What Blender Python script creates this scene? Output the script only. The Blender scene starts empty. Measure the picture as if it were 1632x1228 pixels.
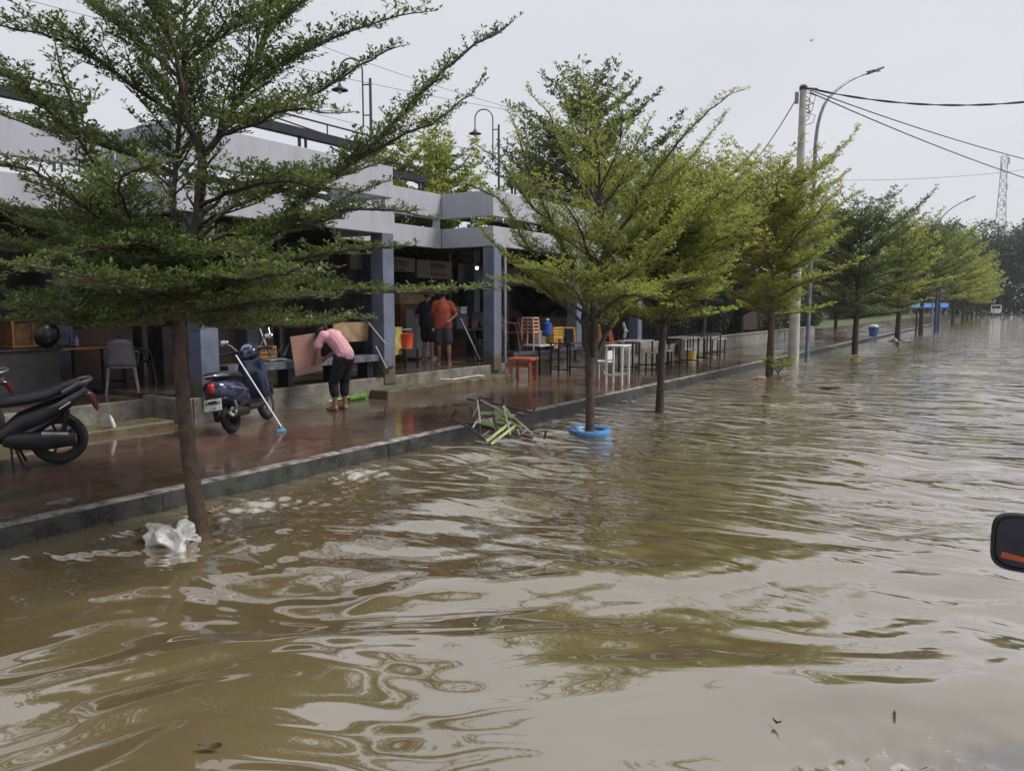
import bpy, bmesh, math, random
import numpy as np
from mathutils import Vector, Matrix
C = bpy.context.scene.collection
S = bpy.context.scene
PI = math.pi
# ---------------------------------------------------------------- camera
FP = 1230.0 / 1632.0
YAW = math.radians(33.03); PIT = math.radians(5.895); CH = 1.85
cam = bpy.data.cameras.new('camera'); cam.sensor_width = 36; cam.lens = 36 * FP
cam.clip_start = 0.05; cam.clip_end = 5000
co = bpy.data.objects.new('camera', cam); C.objects.link(co)
co.location = (0, 0, CH); co.rotation_euler = (PI/2 - PIT, 0, YAW)
S.camera = co
S.render.resolution_x = 1024; S.render.resolution_y = 770
# ---------------------------------------------------------------- sky, sun, exposure
SUN_EL = math.radians(52); SUN_AZ = math.radians(60)      # azimuth of the sun, clockwise from +y
w = bpy.data.worlds.new('World'); S.world = w; w.use_nodes = True
nt = w.node_tree; nt.nodes.clear()
out = nt.nodes.new('ShaderNodeOutputWorld'); bg = nt.nodes.new('ShaderNodeBackground')
sky = nt.nodes.new('ShaderNodeTexSky'); sky.sky_type = 'NISHITA'; sky.sun_disc = False
sky.sun_elevation = SUN_EL; sky.sun_rotation = SUN_AZ; sky.dust_density = 3
tc = nt.nodes.new('ShaderNodeTexCoord'); nz = nt.nodes.new('ShaderNodeTexNoise')
mp = nt.nodes.new('ShaderNodeMapping'); mp.inputs['Scale'].default_value = (1, 1, 3.2)
nz.inputs['Scale'].default_value = 2.2; nz.inputs['Detail'].default_value = 5
cr = nt.nodes.new('ShaderNodeValToRGB')
cr.color_ramp.elements[0].position = 0.25; cr.color_ramp.elements[0].color = (6.35, 6.45, 6.95, 1)
cr.color_ramp.elements[1].position = 0.75; cr.color_ramp.elements[1].color = (7.4, 7.35, 7.75, 1)
mx = nt.nodes.new('ShaderNodeMixRGB'); mx.inputs[0].default_value = 0.93
bg.inputs['Strength'].default_value = 0.10
L = nt.links
L.new(tc.outputs['Generated'], mp.inputs['Vector']); L.new(mp.outputs[0], nz.inputs['Vector'])
L.new(nz.outputs['Fac'], cr.inputs[0]); L.new(sky.outputs[0], mx.inputs[1]); L.new(cr.outputs[0], mx.inputs[2])
L.new(mx.outputs[0], bg.inputs['Color']); L.new(bg.outputs[0], out.inputs[0])
sl = bpy.data.lights.new('sun', 'SUN'); sl.energy = 3.0; sl.angle = math.radians(16); sl.color = (1, .96, .9)
so = bpy.data.objects.new('sun', sl); C.objects.link(so)
so.rotation_euler = (PI/2 - SUN_EL, 0, PI - SUN_AZ)
S.view_settings.view_transform = 'Standard'; S.view_settings.look = 'None'
S.view_settings.exposure = 0.16; S.view_settings.gamma = 1
# ---------------------------------------------------------------- helpers
_F = Vector((-math.sin(YAW)*math.cos(PIT), math.cos(YAW)*math.cos(PIT), -math.sin(PIT)))
_U = Vector((-math.sin(YAW)*math.sin(PIT), math.cos(YAW)*math.sin(PIT), math.cos(PIT)))
_R = Vector((math.cos(YAW), math.sin(YAW), 0))
def ray(u, v): return _F + _R*((u-816)/1230) - _U*((v-614)/1230)
def atz(u, v, z=0.0): d = ray(u, v); return Vector((0, 0, CH)) + d*((z-CH)/d.z)
def atx(u, v, x): d = ray(u, v); return Vector((0, 0, CH)) + d*(x/d.x)
def aty(u, v, y): d = ray(u, v); return Vector((0, 0, CH)) + d*(y/d.y)
def atd(u, v, d): return Vector((0, 0, CH)) + ray(u, v)*d

_m = {}
def mat(name, col, rough=.6, metal=0, var=.18, scale=6, bump=0.0, bscale=40, spec=.5, col2=None, rv=0.0, emit=None, trans=0, ior=None, coat=0):
    if name in _m: return _m[name]
    m = bpy.data.materials.new(name); m.use_nodes = True; _m[name] = m
    t = m.node_tree; b = t.nodes['Principled BSDF']
    b.inputs['Roughness'].default_value = rough; b.inputs['Metallic'].default_value = metal
    b.inputs['Specular IOR Level'].default_value = spec
    if ior: b.inputs['IOR'].default_value = ior
    if coat: b.inputs['Coat Weight'].default_value = coat; b.inputs['Coat Roughness'].default_value = .08
    tcn = t.nodes.new('ShaderNodeTexCoord'); n = t.nodes.new('ShaderNodeTexNoise')
    n.inputs['Scale'].default_value = scale; n.inputs['Detail'].default_value = 6; n.inputs['Roughness'].default_value = .62
    t.links.new(tcn.outputs['Object'], n.inputs['Vector'])
    r = t.nodes.new('ShaderNodeValToRGB')
    c2 = col2 or tuple(max(0, c*(1-2*var)) for c in col)
    c1 = col if col2 else tuple(min(1, c*(1+var)) for c in col)
    r.color_ramp.elements[0].position = .36; r.color_ramp.elements[1].position = .64
    r.color_ramp.elements[0].color = (*c2, 1); r.color_ramp.elements[1].color = (*c1, 1)
    t.links.new(n.outputs['Fac'], r.inputs[0]); t.links.new(r.outputs[0], b.inputs['Base Color'])
    if rv:
        mr = t.nodes.new('ShaderNodeMapRange'); mr.inputs['To Min'].default_value = max(.02, rough-rv); mr.inputs['To Max'].default_value = min(1, rough+rv)
        mr.inputs['From Min'].default_value = .35; mr.inputs['From Max'].default_value = .65
        t.links.new(n.outputs['Fac'], mr.inputs[0]); t.links.new(mr.outputs[0], b.inputs['Roughness'])
    if bump:
        n2 = t.nodes.new('ShaderNodeTexNoise'); n2.inputs['Scale'].default_value = bscale; n2.inputs['Detail'].default_value = 5
        t.links.new(tcn.outputs['Object'], n2.inputs['Vector'])
        bp = t.nodes.new('ShaderNodeBump'); bp.inputs['Strength'].default_value = bump; bp.inputs['Distance'].default_value = .02
        t.links.new(n2.outputs['Fac'], bp.inputs['Height']); t.links.new(bp.outputs[0], b.inputs['Normal'])
    if trans: b.inputs['Transmission Weight'].default_value = trans
    if emit: b.inputs['Emission Color'].default_value = (*emit[:3], 1); b.inputs['Emission Strength'].default_value = emit[3]
    return m

def orient(d, up=Vector((0, 0, 1))):
    d = d.normalized()
    if abs(d.dot(up)) > .97: up = Vector((1, 0, 0))
    a = d.cross(up).normalized(); b = a.cross(d).normalized()
    return a, b
class MB:
    def __init__(s): s.v = []; s.f = []
    def add(s, vs, fs):
        o = len(s.v); s.v += [tuple(p) for p in vs]; s.f += [tuple(i+o for i in f) for f in fs]; return s
    def box(s, a, b, M=None):
        (x0, y0, z0), (x1, y1, z1) = a, b
        vs = [Vector((x, y, z)) for x in (x0, x1) for y in (y0, y1) for z in (z0, z1)]
        if M is not None: vs = [M @ p for p in vs]
        return s.add(vs, [(0, 1, 3, 2), (4, 6, 7, 5), (0, 4, 5, 1), (2, 3, 7, 6), (0, 2, 6, 4), (1, 5, 7, 3)])
    def cbox(s, c, d, rz=0, rx=0, ry=0):
        M = Matrix.Translation(c) @ Matrix.Rotation(rz, 4, 'Z') @ Matrix.Rotation(ry, 4, 'Y') @ Matrix.Rotation(rx, 4, 'X')
        return s.box((-d[0]/2, -d[1]/2, -d[2]/2), (d[0]/2, d[1]/2, d[2]/2), M)
    def bar(s, p, q, w_, h_=None, up=Vector((0, 0, 1))):
        p = Vector(p); q = Vector(q); h_ = h_ or w_; a, b = orient(q-p, up)
        vs = [e + a*i*w_/2 + b*j*h_/2 for e in (p, q) for i, j in ((-1, -1), (1, -1), (1, 1), (-1, 1))]
        return s.add(vs, [(0, 1, 2, 3), (7, 6, 5, 4), (0, 4, 5, 1), (1, 5, 6, 2), (2, 6, 7, 3), (3, 7, 4, 0)])
    def tube(s, pts, r, n=8, cap=True):
        pts = [Vector(p) for p in pts]; k = len(pts)
        rr = r if isinstance(r, (list, tuple)) else [r]*k
        vs = []; a = None
        for i, p in enumerate(pts):
            d = (pts[min(i+1, k-1)] - pts[max(i-1, 0)])
            if d.length < 1e-9: d = Vector((0, 0, 1))
            d.normalize()
            if a is None: a, b = orient(d)
            else:
                a = (a - d*a.dot(d)).normalized(); b = a.cross(d)
            for j in range(n):
                t = 2*PI*j/n; vs.append(p + (a*math.cos(t) + b*math.sin(t))*rr[i])
        fs = [(i*n+j, i*n+(j+1) % n, (i+1)*n+(j+1) % n, (i+1)*n+j) for i in range(k-1) for j in range(n)]
        if cap: fs += [tuple(range(n-1, -1, -1)), tuple((k-1)*n+j for j in range(n))]
        return s.add(vs, fs)
    def lathe(s, prof, c=(0, 0, 0), n=20, M=None):
        vs = []; k = len(prof); c = Vector(c)
        for r, z in prof:
            for j in range(n):
                p = Vector((r*math.cos(2*PI*j/n), r*math.sin(2*PI*j/n), z)); vs.append(c + (M @ p if M is not None else p))
        fs = [(i*n+j, i*n+(j+1) % n, (i+1)*n+(j+1) % n, (i+1)*n+j) for i in range(k-1) for j in range(n)]
        return s.add(vs, fs)
    def loft(s, secs, n=20, cap=True):
        # secs: (x, yc, zc, half width, half height, exponent) rings across the x axis
        vs = []; k = len(secs)
        for x, yc, zc, hw, hh, e in secs:
            for j in range(n):
                t = 2*PI*j/n; ct, st = math.cos(t), math.sin(t)
                vs.append((x, yc + hw*math.copysign(abs(ct)**(2/e), ct), zc + hh*math.copysign(abs(st)**(2/e), st)))
        fs = [(i*n+j, i*n+(j+1) % n, (i+1)*n+(j+1) % n, (i+1)*n+j) for i in range(k-1) for j in range(n)]
        if cap: fs += [tuple(range(n-1, -1, -1)), tuple((k-1)*n+j for j in range(n))]
        return s.add(vs, fs)
    def ball(s, c, r, n=12, m=8):
        rx, ry, rz = r if isinstance(r, tuple) else (r, r, r); c = Vector(c); vs = []
        for i in range(m+1):
            t = PI*i/m
            for j in range(n):
                q = 2*PI*j/n; vs.append(c + Vector((rx*math.sin(t)*math.cos(q), ry*math.sin(t)*math.sin(q), rz*math.cos(t))))
        return s.add(vs, [(i*n+j, (i+1)*n+j, (i+1)*n+(j+1) % n, i*n+(j+1) % n) for i in range(m) for j in range(n)])
    def prism(s, outline, t, M=None):
        # outline in local xz, thickness t along y, centred
        n = len(outline); vs = [Vector((x, -t/2, z)) for x, z in outline] + [Vector((x, t/2, z)) for x, z in outline]
        if M is not None: vs = [M @ p for p in vs]
        return s.add(vs, [tuple(range(n)), tuple(range(2*n-1, n-1, -1))] + [(i, (i+1) % n, n+(i+1) % n, n+i) for i in range(n)])
    def build(s, name, m, parent=None, smooth=False, bevel=0, loc=None):
        me = bpy.data.meshes.new(name); me.from_pydata(s.v, [], s.f); me.materials.append(m)
        bm = bmesh.new(); bm.from_mesh(me); bmesh.ops.recalc_face_normals(bm, faces=bm.faces); bm.to_mesh(me); bm.free()
        if smooth: me.polygons.foreach_set('use_smooth', [True]*len(me.polygons))
        o = bpy.data.objects.new(name, me); C.objects.link(o)
        if parent is not None: o.parent = parent
        if loc is not None: o.location = loc
        if bevel:
            b = o.modifiers.new('bevel', 'BEVEL'); b.width = bevel; b.segments = 2; b.limit_method = 'ANGLE'; b.angle_limit = .7
        if smooth:
            e = o.modifiers.new('edge', 'EDGE_SPLIT'); e.split_angle = math.radians(50)
        return o
def tag(o, label, cat, group=None):
    o['label'] = label; o['category'] = cat
    if group: o['group'] = group
    return o
def thing(name, label, cat, loc=(0, 0, 0), rz=0, group=None, rx=0, ry=0):
    o = bpy.data.objects.new(name, None); C.objects.link(o); o.empty_display_size = .1
    o.location = loc; o.rotation_euler = (rx, ry, rz); return tag(o, label, cat, group)
def struct(o, kind='structure'): o['kind'] = kind; return o
def dup(root, loc, rz, label=None):
    r = root.copy(); C.objects.link(r); r.location = loc; r.rotation_euler = (root.rotation_euler[0], root.rotation_euler[1], rz)
    if label: r['label'] = label
    for ch in list(root.children):
        c = ch.copy(); C.objects.link(c); c.parent = r
        for g in ch.children: d = g.copy(); C.objects.link(d); d.parent = c
    return r
def textmesh(name, body, size, m, parent, M, ext=.004):
    cu = bpy.data.curves.new(name, 'FONT'); cu.body = body; cu.size = size; cu.extrude = ext; cu.align_x = 'CENTER'; cu.align_y = 'CENTER'
    o = bpy.data.objects.new(name, cu); C.objects.link(o)
    me = bpy.data.meshes.new_from_object(o.evaluated_get(bpy.context.evaluated_depsgraph_get()))
    bpy.data.objects.remove(o); me.materials.clear(); me.materials.append(m)
    q = bpy.data.objects.new(name, me); C.objects.link(q); q.parent = parent; q.matrix_local = M
    return q
# ================================================================ THE SETTING
def node_mat(name):
    m = bpy.data.materials.new(name); m.use_nodes = True; return m, m.node_tree, m.node_tree.nodes['Principled BSDF']
# ---- muddy flood water: real waves near the camera, bump further away
rng = np.random.default_rng(5)
WK = 64
wl = np.exp(rng.uniform(math.log(.16), math.log(2.6), WK))
wa = rng.normal(math.radians(142), math.radians(34), WK)
wp = rng.uniform(0, 2*PI, WK)
sl_ = .0086*(wl/.8)**.10
wamp = sl_*wl/1.0/ (2*PI)*2.6
def wave(x, y):
    dist = np.sqrt(x*x+y*y)
    wx = x + .22*np.sin(.9*y+.4*x+1) + .09*np.sin(2.3*x-1.7*y) + .05*np.sin(4.1*y+2.2*x)
    wy = y + .22*np.sin(.8*x-.5*y) + .09*np.sin(2.9*y+1.3*x+2) + .05*np.sin(4.7*x-3*y+1)
    h = np.zeros_like(x)
    for k in range(WK):
        kk = 2*PI/wl[k]; fade = np.clip(1.25 - dist/(16*wl[k]+5), .0, 1)
        h += wamp[k]*fade*np.sin(kk*(wx*math.cos(wa[k])+wy*math.sin(wa[k]))+wp[k])
    # calmer and rougher patches
    h *= .75 + .45*np.sin(.55*x+.8*y+.5)*np.sin(.9*x-.35*y)
    h += .010*np.sin(2*PI*(x*.35+y*.93)/1.75 + .8*np.sin(.7*x))*np.clip(1.1-dist/14, 0, 1)
    # eddy round the first tree and its bag
    def turb(cx_, cy_, sx, sy, a, lam):
        g = np.exp(-((x-cx_)/sx)**2-((y-cy_)/sy)**2)
        r_ = 0
        for q in range(9):
            t = q*2.399; k2 = 2*PI/(lam*(1+.22*(q % 4)))
            r_ = r_ + np.sin(k2*(x*math.cos(t)+y*math.sin(t))+q*1.7+1.3*np.sin(3*x+2*y+q))
        return a*g*r_/3
    h += turb(-5.75, 4.75, .35, .85, .010, .17) + turb(-5.98, 6.15, .26, .45, .017, .2)
    h += turb(-.1, 3.15, .42, .5, .014, .11)
    rr = np.sqrt((x+5.6)**2+(y-3.8)**2); h += .007*np.sin(2*PI*rr/.17)*np.exp(-rr/.45)
    rr = np.sqrt((x+5.1)**2+(y-10)**2); h += .005*np.sin(2*PI*rr/.2)*np.exp(-rr/.5)
    g = (x*.5-y*.86+2.9); h += .03*np.exp(-(g/.10)**2)*np.exp(-((x+.1)/.55)**2)
    return h
ys = [-3.0]
while ys[-1] < 60: ys.append(ys[-1] + max(.024, .0052*abs(ys[-1])*1.15))
ys = np.array(ys)
xs = np.concatenate([np.arange(-6.42, .6, .026), .6*1.05**np.arange(0, 80)])
xs = xs[xs < 20]
X, Y = np.meshgrid(xs, ys); Z = wave(X, Y)
nx, ny = len(xs), len(ys)
def gridmesh(name, X, Y, Z, m):
    ny, nx = X.shape
    V = np.stack([X, Y, Z], -1).reshape(-1, 3)
    idx = np.arange(nx*ny).reshape(ny, nx)
    Fq = np.stack([idx[:-1, :-1], idx[:-1, 1:], idx[1:, 1:], idx[1:, :-1]], -1).reshape(-1, 4)
    return rawmesh(name, V, Fq, m, True)
def rawmesh(name, V, Fq, m, smooth=False):
    me = bpy.data.meshes.new(name); n = len(Fq)
    me.vertices.add(len(V)); me.vertices.foreach_set('co', np.ascontiguousarray(V, dtype=np.float32).ravel())
    me.loops.add(n*4); me.loops.foreach_set('vertex_index', np.ascontiguousarray(Fq, dtype=np.int32).ravel())
    me.polygons.add(n); me.polygons.foreach_set('loop_start', np.arange(0, n*4, 4, dtype=np.int32)); me.polygons.foreach_set('loop_total', np.full(n, 4, dtype=np.int32))
    me.update(calc_edges=True); me.materials.append(m)
    if smooth: me.polygons.foreach_set('use_smooth', np.ones(n, dtype=bool))
    o = bpy.data.objects.new(name, me); C.objects.link(o); return o
m, t, b = node_mat('muddy_water'); WATER = m
b.inputs['Roughness'].default_value = .035; b.inputs['IOR'].default_value = 2.9; b.inputs['Coat Weight'].default_value = 1; b.inputs['Coat IOR'].default_value = 1.45; b.inputs['Coat Roughness'].default_value = .03
N = t.nodes.new; K = t.links.new
g = N('ShaderNodeNewGeometry')
n1 = N('ShaderNodeTexNoise'); n1.inputs['Scale'].default_value = .9; n1.inputs['Detail'].default_value = 5; K(g.outputs['Position'], n1.inputs['Vector'])
r1 = N('ShaderNodeValToRGB'); r1.color_ramp.elements[0].position = .3; r1.color_ramp.elements[1].position = .7
r1.color_ramp.elements[0].color = (.124, .095, .044, 1); r1.color_ramp.elements[1].color = (.165, .131, .066, 1)
K(n1.outputs['Fac'], r1.inputs[0])
# froth churned up at the kerb, behind the bag and beside the car's wheel
fsum = None
for (fx, fy, fr) in ((-6.0, 6.15, .55), (-5.85, 4.6, .55), (.0, 3.1, .75)):
    q1 = N('ShaderNodeVectorMath'); q1.operation = 'DISTANCE'; q1.inputs[1].default_value = (fx, fy, 0); K(g.outputs['Position'], q1.inputs[0])
    q2 = N('ShaderNodeMapRange'); q2.inputs['From Min'].default_value = fr; q2.inputs['From Max'].default_value = fr*.15; q2.inputs['To Max'].default_value = .34; K(q1.outputs['Value'], q2.inputs[0])
    if fsum is None: fsum = q2.outputs[0]
    else:
        q3 = N('ShaderNodeMath'); q3.operation = 'MAXIMUM'; K(fsum, q3.inputs[0]); K(q2.outputs[0], q3.inputs[1]); fsum = q3.outputs[0]
nf = N('ShaderNodeTexNoise'); nf.inputs['Scale'].default_value = 9; nf.inputs['Detail'].default_value = 8; nf.inputs['Distortion'].default_value = 1.5; K(g.outputs['Position'], nf.inputs['Vector'])
q4 = N('ShaderNodeMath'); q4.operation = 'ADD'; K(nf.outputs['Fac'], q4.inputs[0]); K(fsum, q4.inputs[1])
q5 = N('ShaderNodeMapRange'); q5.inputs['From Min'].default_value = .74; q5.inputs['From Max'].default_value = .86; q5.inputs['To Max'].default_value = .75; K(q4.outputs[0], q5.inputs[0])
fm = N('ShaderNodeMixRGB'); fm.inputs[2].default_value = (.42, .39, .33, 1); K(q5.outputs[0], fm.inputs[0]); K(r1.outputs[0], fm.inputs[1]); K(fm.outputs[0], b.inputs['Base Color'])
q6 = N('ShaderNodeMapRange'); q6.inputs['To Min'].default_value = .03; q6.inputs['To Max'].default_value = .4; K(q5.outputs[0], q6.inputs[0]); K(q6.outputs[0], b.inputs['Roughness'])
mpn = N('ShaderNodeMapping'); mpn.inputs['Rotation'].default_value = (0, 0, -YAW); mpn.inputs['Scale'].default_value = (.42, 1.25, 1)
K(g.outputs['Position'], mpn.inputs['Vector'])
n2 = N('ShaderNodeTexNoise'); n2.inputs['Scale'].default_value = 2.7; n2.inputs['Detail'].default_value = 1.8; n2.inputs['Distortion'].default_value = .5; K(mpn.outputs[0], n2.inputs['Vector'])
cd = N('ShaderNodeVectorMath'); cd.operation = 'DISTANCE'; cd.inputs[1].default_value = (-1, 0, 0); K(g.outputs['Position'], cd.inputs[0])
mr = N('ShaderNodeMapRange'); mr.inputs['From Min'].default_value = 4; mr.inputs['From Max'].default_value = 11
mr.inputs['To Min'].default_value = .0; mr.inputs['To Max'].default_value = 1.0; K(cd.outputs['Value'], mr.inputs[0])
bp = N('ShaderNodeBump'); bp.inputs['Distance'].default_value = .16; K(mr.outputs[0], bp.inputs['Strength']); K(n2.outputs['Fac'], bp.inputs['Height'])
n3 = N('ShaderNodeTexNoise'); n3.inputs['Scale'].default_value = 16; n3.inputs['Detail'].default_value = 2; K(mpn.outputs[0], n3.inputs['Vector'])
bp2 = N('ShaderNodeBump'); bp2.inputs['Distance'].default_value = .008; bp2.inputs['Strength'].default_value = .25
K(n3.outputs['Fac'], bp2.inputs['Height']); K(bp.outputs[0], bp2.inputs['Normal']); K(mr.outputs[0], bp2.inputs['Strength']); K(bp2.outputs[0], b.inputs['Normal']); K(bp2.outputs[0], b.inputs['Coat Normal'])
wo = gridmesh('flood_water', X, Y, Z, WATER)
# calm outer sheet to the horizon, joined to the wave grid's rim as a second strip of the same water
struct(wo)
far = MB()
def sheet(mb, x0, x1, y0, y1, z): mb.add([(x0, y0, z), (x1, y0, z), (x1, y1, z), (x0, y1, z)], [(0, 1, 2, 3)])
sheet(far, -6.42, xs[-1], ys[-1], 175, 0); sheet(far, xs[-1], 260, -40, 175, 0); sheet(far, -6.42, xs[-1], -40, -3, 0)
fo = far.build('distant_flood_water', WATER); struct(fo)
gm = mat('mud_ground', (.10, .08, .05), .9, var=.3, scale=.3)
gb = MB(); sheet(gb, -450, 450, -250, 480, -.5); struct(gb.build('ground', gm))
# ---- pavement
m, t, b = node_mat('wet_red_paving'); PAVE = m
N = t.nodes.new; K = t.links.new
g = N('ShaderNodeNewGeometry')
n1 = N('ShaderNodeTexNoise'); n1.inputs['Scale'].default_value = .55; n1.inputs['Detail'].default_value = 6; K(g.outputs['Position'], n1.inputs['Vector'])
n2 = N('ShaderNodeTexNoise'); n2.inputs['Scale'].default_value = 5; n2.inputs['Detail'].default_value = 8; K(g.outputs['Position'], n2.inputs['Vector'])
ra = N('ShaderNodeValToRGB'); ra.color_ramp.elements[0].position = .46; ra.color_ramp.elements[1].position = .66
ra.color_ramp.elements[0].color = (.150, .098, .060, 1); ra.color_ramp.elements[1].color = (.165, .072, .050, 1)
K(n1.outputs['Fac'], ra.inputs[0])
br = N('ShaderNodeTexBrick'); br.inputs['Scale'].default_value = 1; br.inputs['Brick Width'].default_value = .6; br.inputs['Row Height'].default_value = .3; br.inputs['Mortar Size'].default_value = .012
br.inputs['Color1'].default_value = (.9, .9, .9, 1); br.inputs['Color2'].default_value = (.65, .65, .65, 1); br.inputs['Mortar'].default_value = (.4, .4, .4, 1)
mpb = N('ShaderNodeMapping'); mpb.inputs['Rotation'].default_value = (0, 0, PI/2); K(g.outputs['Position'], mpb.inputs['Vector']); K(mpb.outputs[0], br.inputs['Vector'])
mu = N('ShaderNodeMixRGB'); mu.blend_type = 'MULTIPLY'; mu.inputs[0].default_value = .8; K(ra.outputs[0], mu.inputs[1]); K(br.outputs['Color'], mu.inputs[2])
mu2 = N('ShaderNodeMixRGB'); mu2.blend_type = 'MULTIPLY'; mu2.inputs[0].default_value = .6; K(mu.outputs[0], mu2.inputs[1]); K(n2.outputs['Color'], mu2.inputs[2])
hs = N('ShaderNodeHueSaturation'); hs.inputs['Value'].default_value = 1.25; hs.inputs['Saturation'].default_value = .85; K(mu2.outputs[0], hs.inputs['Color']); K(hs.outputs[0], b.inputs['Base Color'])
n4 = N('ShaderNodeTexNoise'); n4.inputs['Scale'].default_value = 1.1; n4.inputs['Detail'].default_value = 5; K(g.outputs['Position'], n4.inputs['Vector'])
rr_ = N('ShaderNodeMapRange'); rr_.inputs['From Min'].default_value = .4; rr_.inputs['From Max'].default_value = .6; rr_.inputs['To Min'].default_value = .05; rr_.inputs['To Max'].default_value = .22
K(n4.outputs['Fac'], rr_.inputs[0]); K(rr_.outputs[0], b.inputs['Roughness'])
mr = N('ShaderNodeMapRange'); mr.inputs['From Min'].default_value = .4; mr.inputs['From Max'].default_value = .62; mr.inputs['To Min'].default_value = .02; mr.inputs['To Max'].default_value = .35
K(n4.outputs['Fac'], mr.inputs[0])
bp = N('ShaderNodeBump'); bp.inputs['Distance'].default_value = .012; K(mr.outputs[0], bp.inputs['Strength']); K(n2.outputs['Fac'], bp.inputs['Height'])
n5 = N('ShaderNodeTexNoise'); n5.inputs['Scale'].default_value = 2.6; n5.inputs['Detail'].default_value = 3; K(g.outputs['Position'], n5.inputs['Vector'])
bp3 = N('ShaderNodeBump'); bp3.inputs['Distance'].default_value = .02; bp3.inputs['Strength'].default_value = .3; K(n5.outputs['Fac'], bp3.inputs['Height']); K(bp.outputs[0], bp3.inputs['Normal'])
K(bp3.outputs[0], b.inputs['Normal'])
b.inputs['IOR'].default_value = 1.5
# pavement as a gently uneven sheet
px_ = np.linspace(-12.0, -6.50, 32); py_ = np.concatenate([np.arange(-14, 40, .3), np.arange(40, 172, 2.)])
PX, PY = np.meshgrid(px_, py_); PZ = .178 + .004*np.sin(PX*2.1+PY*.7)+.003*np.sin(PY*1.9-PX)
struct(gridmesh('pavement', PX, PY, PZ, PAVE))
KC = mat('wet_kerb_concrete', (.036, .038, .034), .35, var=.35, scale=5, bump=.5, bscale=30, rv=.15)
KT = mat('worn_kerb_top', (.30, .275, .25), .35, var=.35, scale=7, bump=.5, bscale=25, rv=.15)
kb = MB(); kt = MB()
rk = random.Random(3)
y = -14.0
while y < 172:
    ln = 3.0 if y < 45 else 8
    j = rk.uniform(-.006, .006)
    kb.box((-6.50, y, -.45), (-6.35+j, y+ln-.002, .172)); y += ln
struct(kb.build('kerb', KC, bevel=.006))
yk = np.concatenate([np.arange(-14, 45, .22), np.arange(45, 172, 3.)]); ee = np.array([rk.uniform(-.014, .014) for _ in yk])
KX = np.stack([np.full_like(yk, -6.52), np.full_like(yk, -6.5)+ee*.6, -6.405+ee, np.full_like(yk, -6.356)+ee*.3], 1); KY = np.repeat(yk[:, None], 4, 1)
KZ = np.stack([np.full_like(yk, .178), np.full_like(yk, .1835), np.full_like(yk, .184), np.full_like(yk, .1745)], 1)
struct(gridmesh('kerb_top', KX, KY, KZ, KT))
# ---- terrace of the food court
FL = mat('wet_terrace_floor', (.085, .068, .050), .14, var=.3, scale=1.6, bump=.12, bscale=8, rv=.09)
TW = mat('stained_concrete', (.24, .23, .205), .6, col2=(.10, .09, .065), scale=3.2, bump=.5, bscale=18)
MOS = mat('mossy_step', (.15, .13, .075), .45, col2=(.07, .055, .03), scale=4, bump=.5, bscale=20, rv=.2)
fb = MB(); fb.box((-16, 6.7, .3), (-9.9, 28.2, .53)); fb.box((-16, -12, .3), (-10.95, 6.7, .46)); struct(fb.build('terrace_floor', FL))
tb = MB(); tb.box((-9.9, 6.7, .1), (-9.78, 12.2, .532)); tb.box((-9.9, 12.2, .1), (-9.82, 28.2, .532)); tb.box((-10.95, -12, .1), (-10.83, 6.7, .462)); tb.box((-10.826, 6.56, .1), (-9.80, 6.696, .53))
struct(tb.build('terrace_edge', TW, bevel=.012))
sb = MB(); sb.box((-10.25, 1.5, .1), (-9.72, 6.35, .27)); sb.box((-9.782, 10.3, .1), (-9.35, 14.4, .33)); struct(sb.build('terrace_step', MOS, bevel=.02))
# ================================================================ FOOD COURT
X1, X2 = -11.2, -9.75
PA = mat('lavender_grey_paint', (.56, .56, .64), .5, var=.06, scale=1.3, bump=.08, bscale=25)
_t = PA.node_tree; _b = _t.nodes['Principled BSDF']
_g = _t.nodes.new('ShaderNodeNewGeometry'); _mp = _t.nodes.new('ShaderNodeMapping'); _mp.inputs['Scale'].default_value = (2.2, 2.2, .5); _t.links.new(_g.outputs['Position'], _mp.inputs['Vector'])
_n = _t.nodes.new('ShaderNodeTexNoise'); _n.inputs['Scale'].default_value = 1.6; _n.inputs['Detail'].default_value = 7; _t.links.new(_mp.outputs[0], _n.inputs['Vector'])
_r = _t.nodes.new('ShaderNodeValToRGB'); _r.color_ramp.elements[0].position = .22; _r.color_ramp.elements[0].color = (.31, .31, .34, 1); _r.color_ramp.elements[1].position = .52; _r.color_ramp.elements[1].color = (.38, .385, .44, 1)
_t.links.new(_n.outputs['Fac'], _r.inputs[0]); _t.links.new(_r.outputs[0], _b.inputs['Base Color'])
PC = mat('slate_blue_paint', (.135, .16, .225), .5, var=.12, scale=3, bump=.1, bscale=25)
_t = PC.node_tree; _b = _t.nodes['Principled BSDF']; _l = _b.inputs['Base Color'].links[0].from_socket; _g = _t.nodes.new('ShaderNodeNewGeometry'); _x = _t.nodes.new('ShaderNodeSeparateXYZ'); _t.links.new(_g.outputs['Position'], _x.inputs[0])
_n = _t.nodes.new('ShaderNodeTexNoise'); _n.inputs['Scale'].default_value = 7; _n.inputs['Detail'].default_value = 6; _t.links.new(_g.outputs['Position'], _n.inputs['Vector'])
_a = _t.nodes.new('ShaderNodeMath'); _a.operation = 'MULTIPLY_ADD'; _a.inputs[1].default_value = .5; _t.links.new(_n.outputs['Fac'], _a.inputs[0]); _t.links.new(_x.outputs['Z'], _a.inputs[2])
_q = _t.nodes.new('ShaderNodeMapRange'); _q.inputs['From Min'].default_value = 1.15; _q.inputs['From Max'].default_value = .92; _t.links.new(_a.outputs[0], _q.inputs[0])
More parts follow.
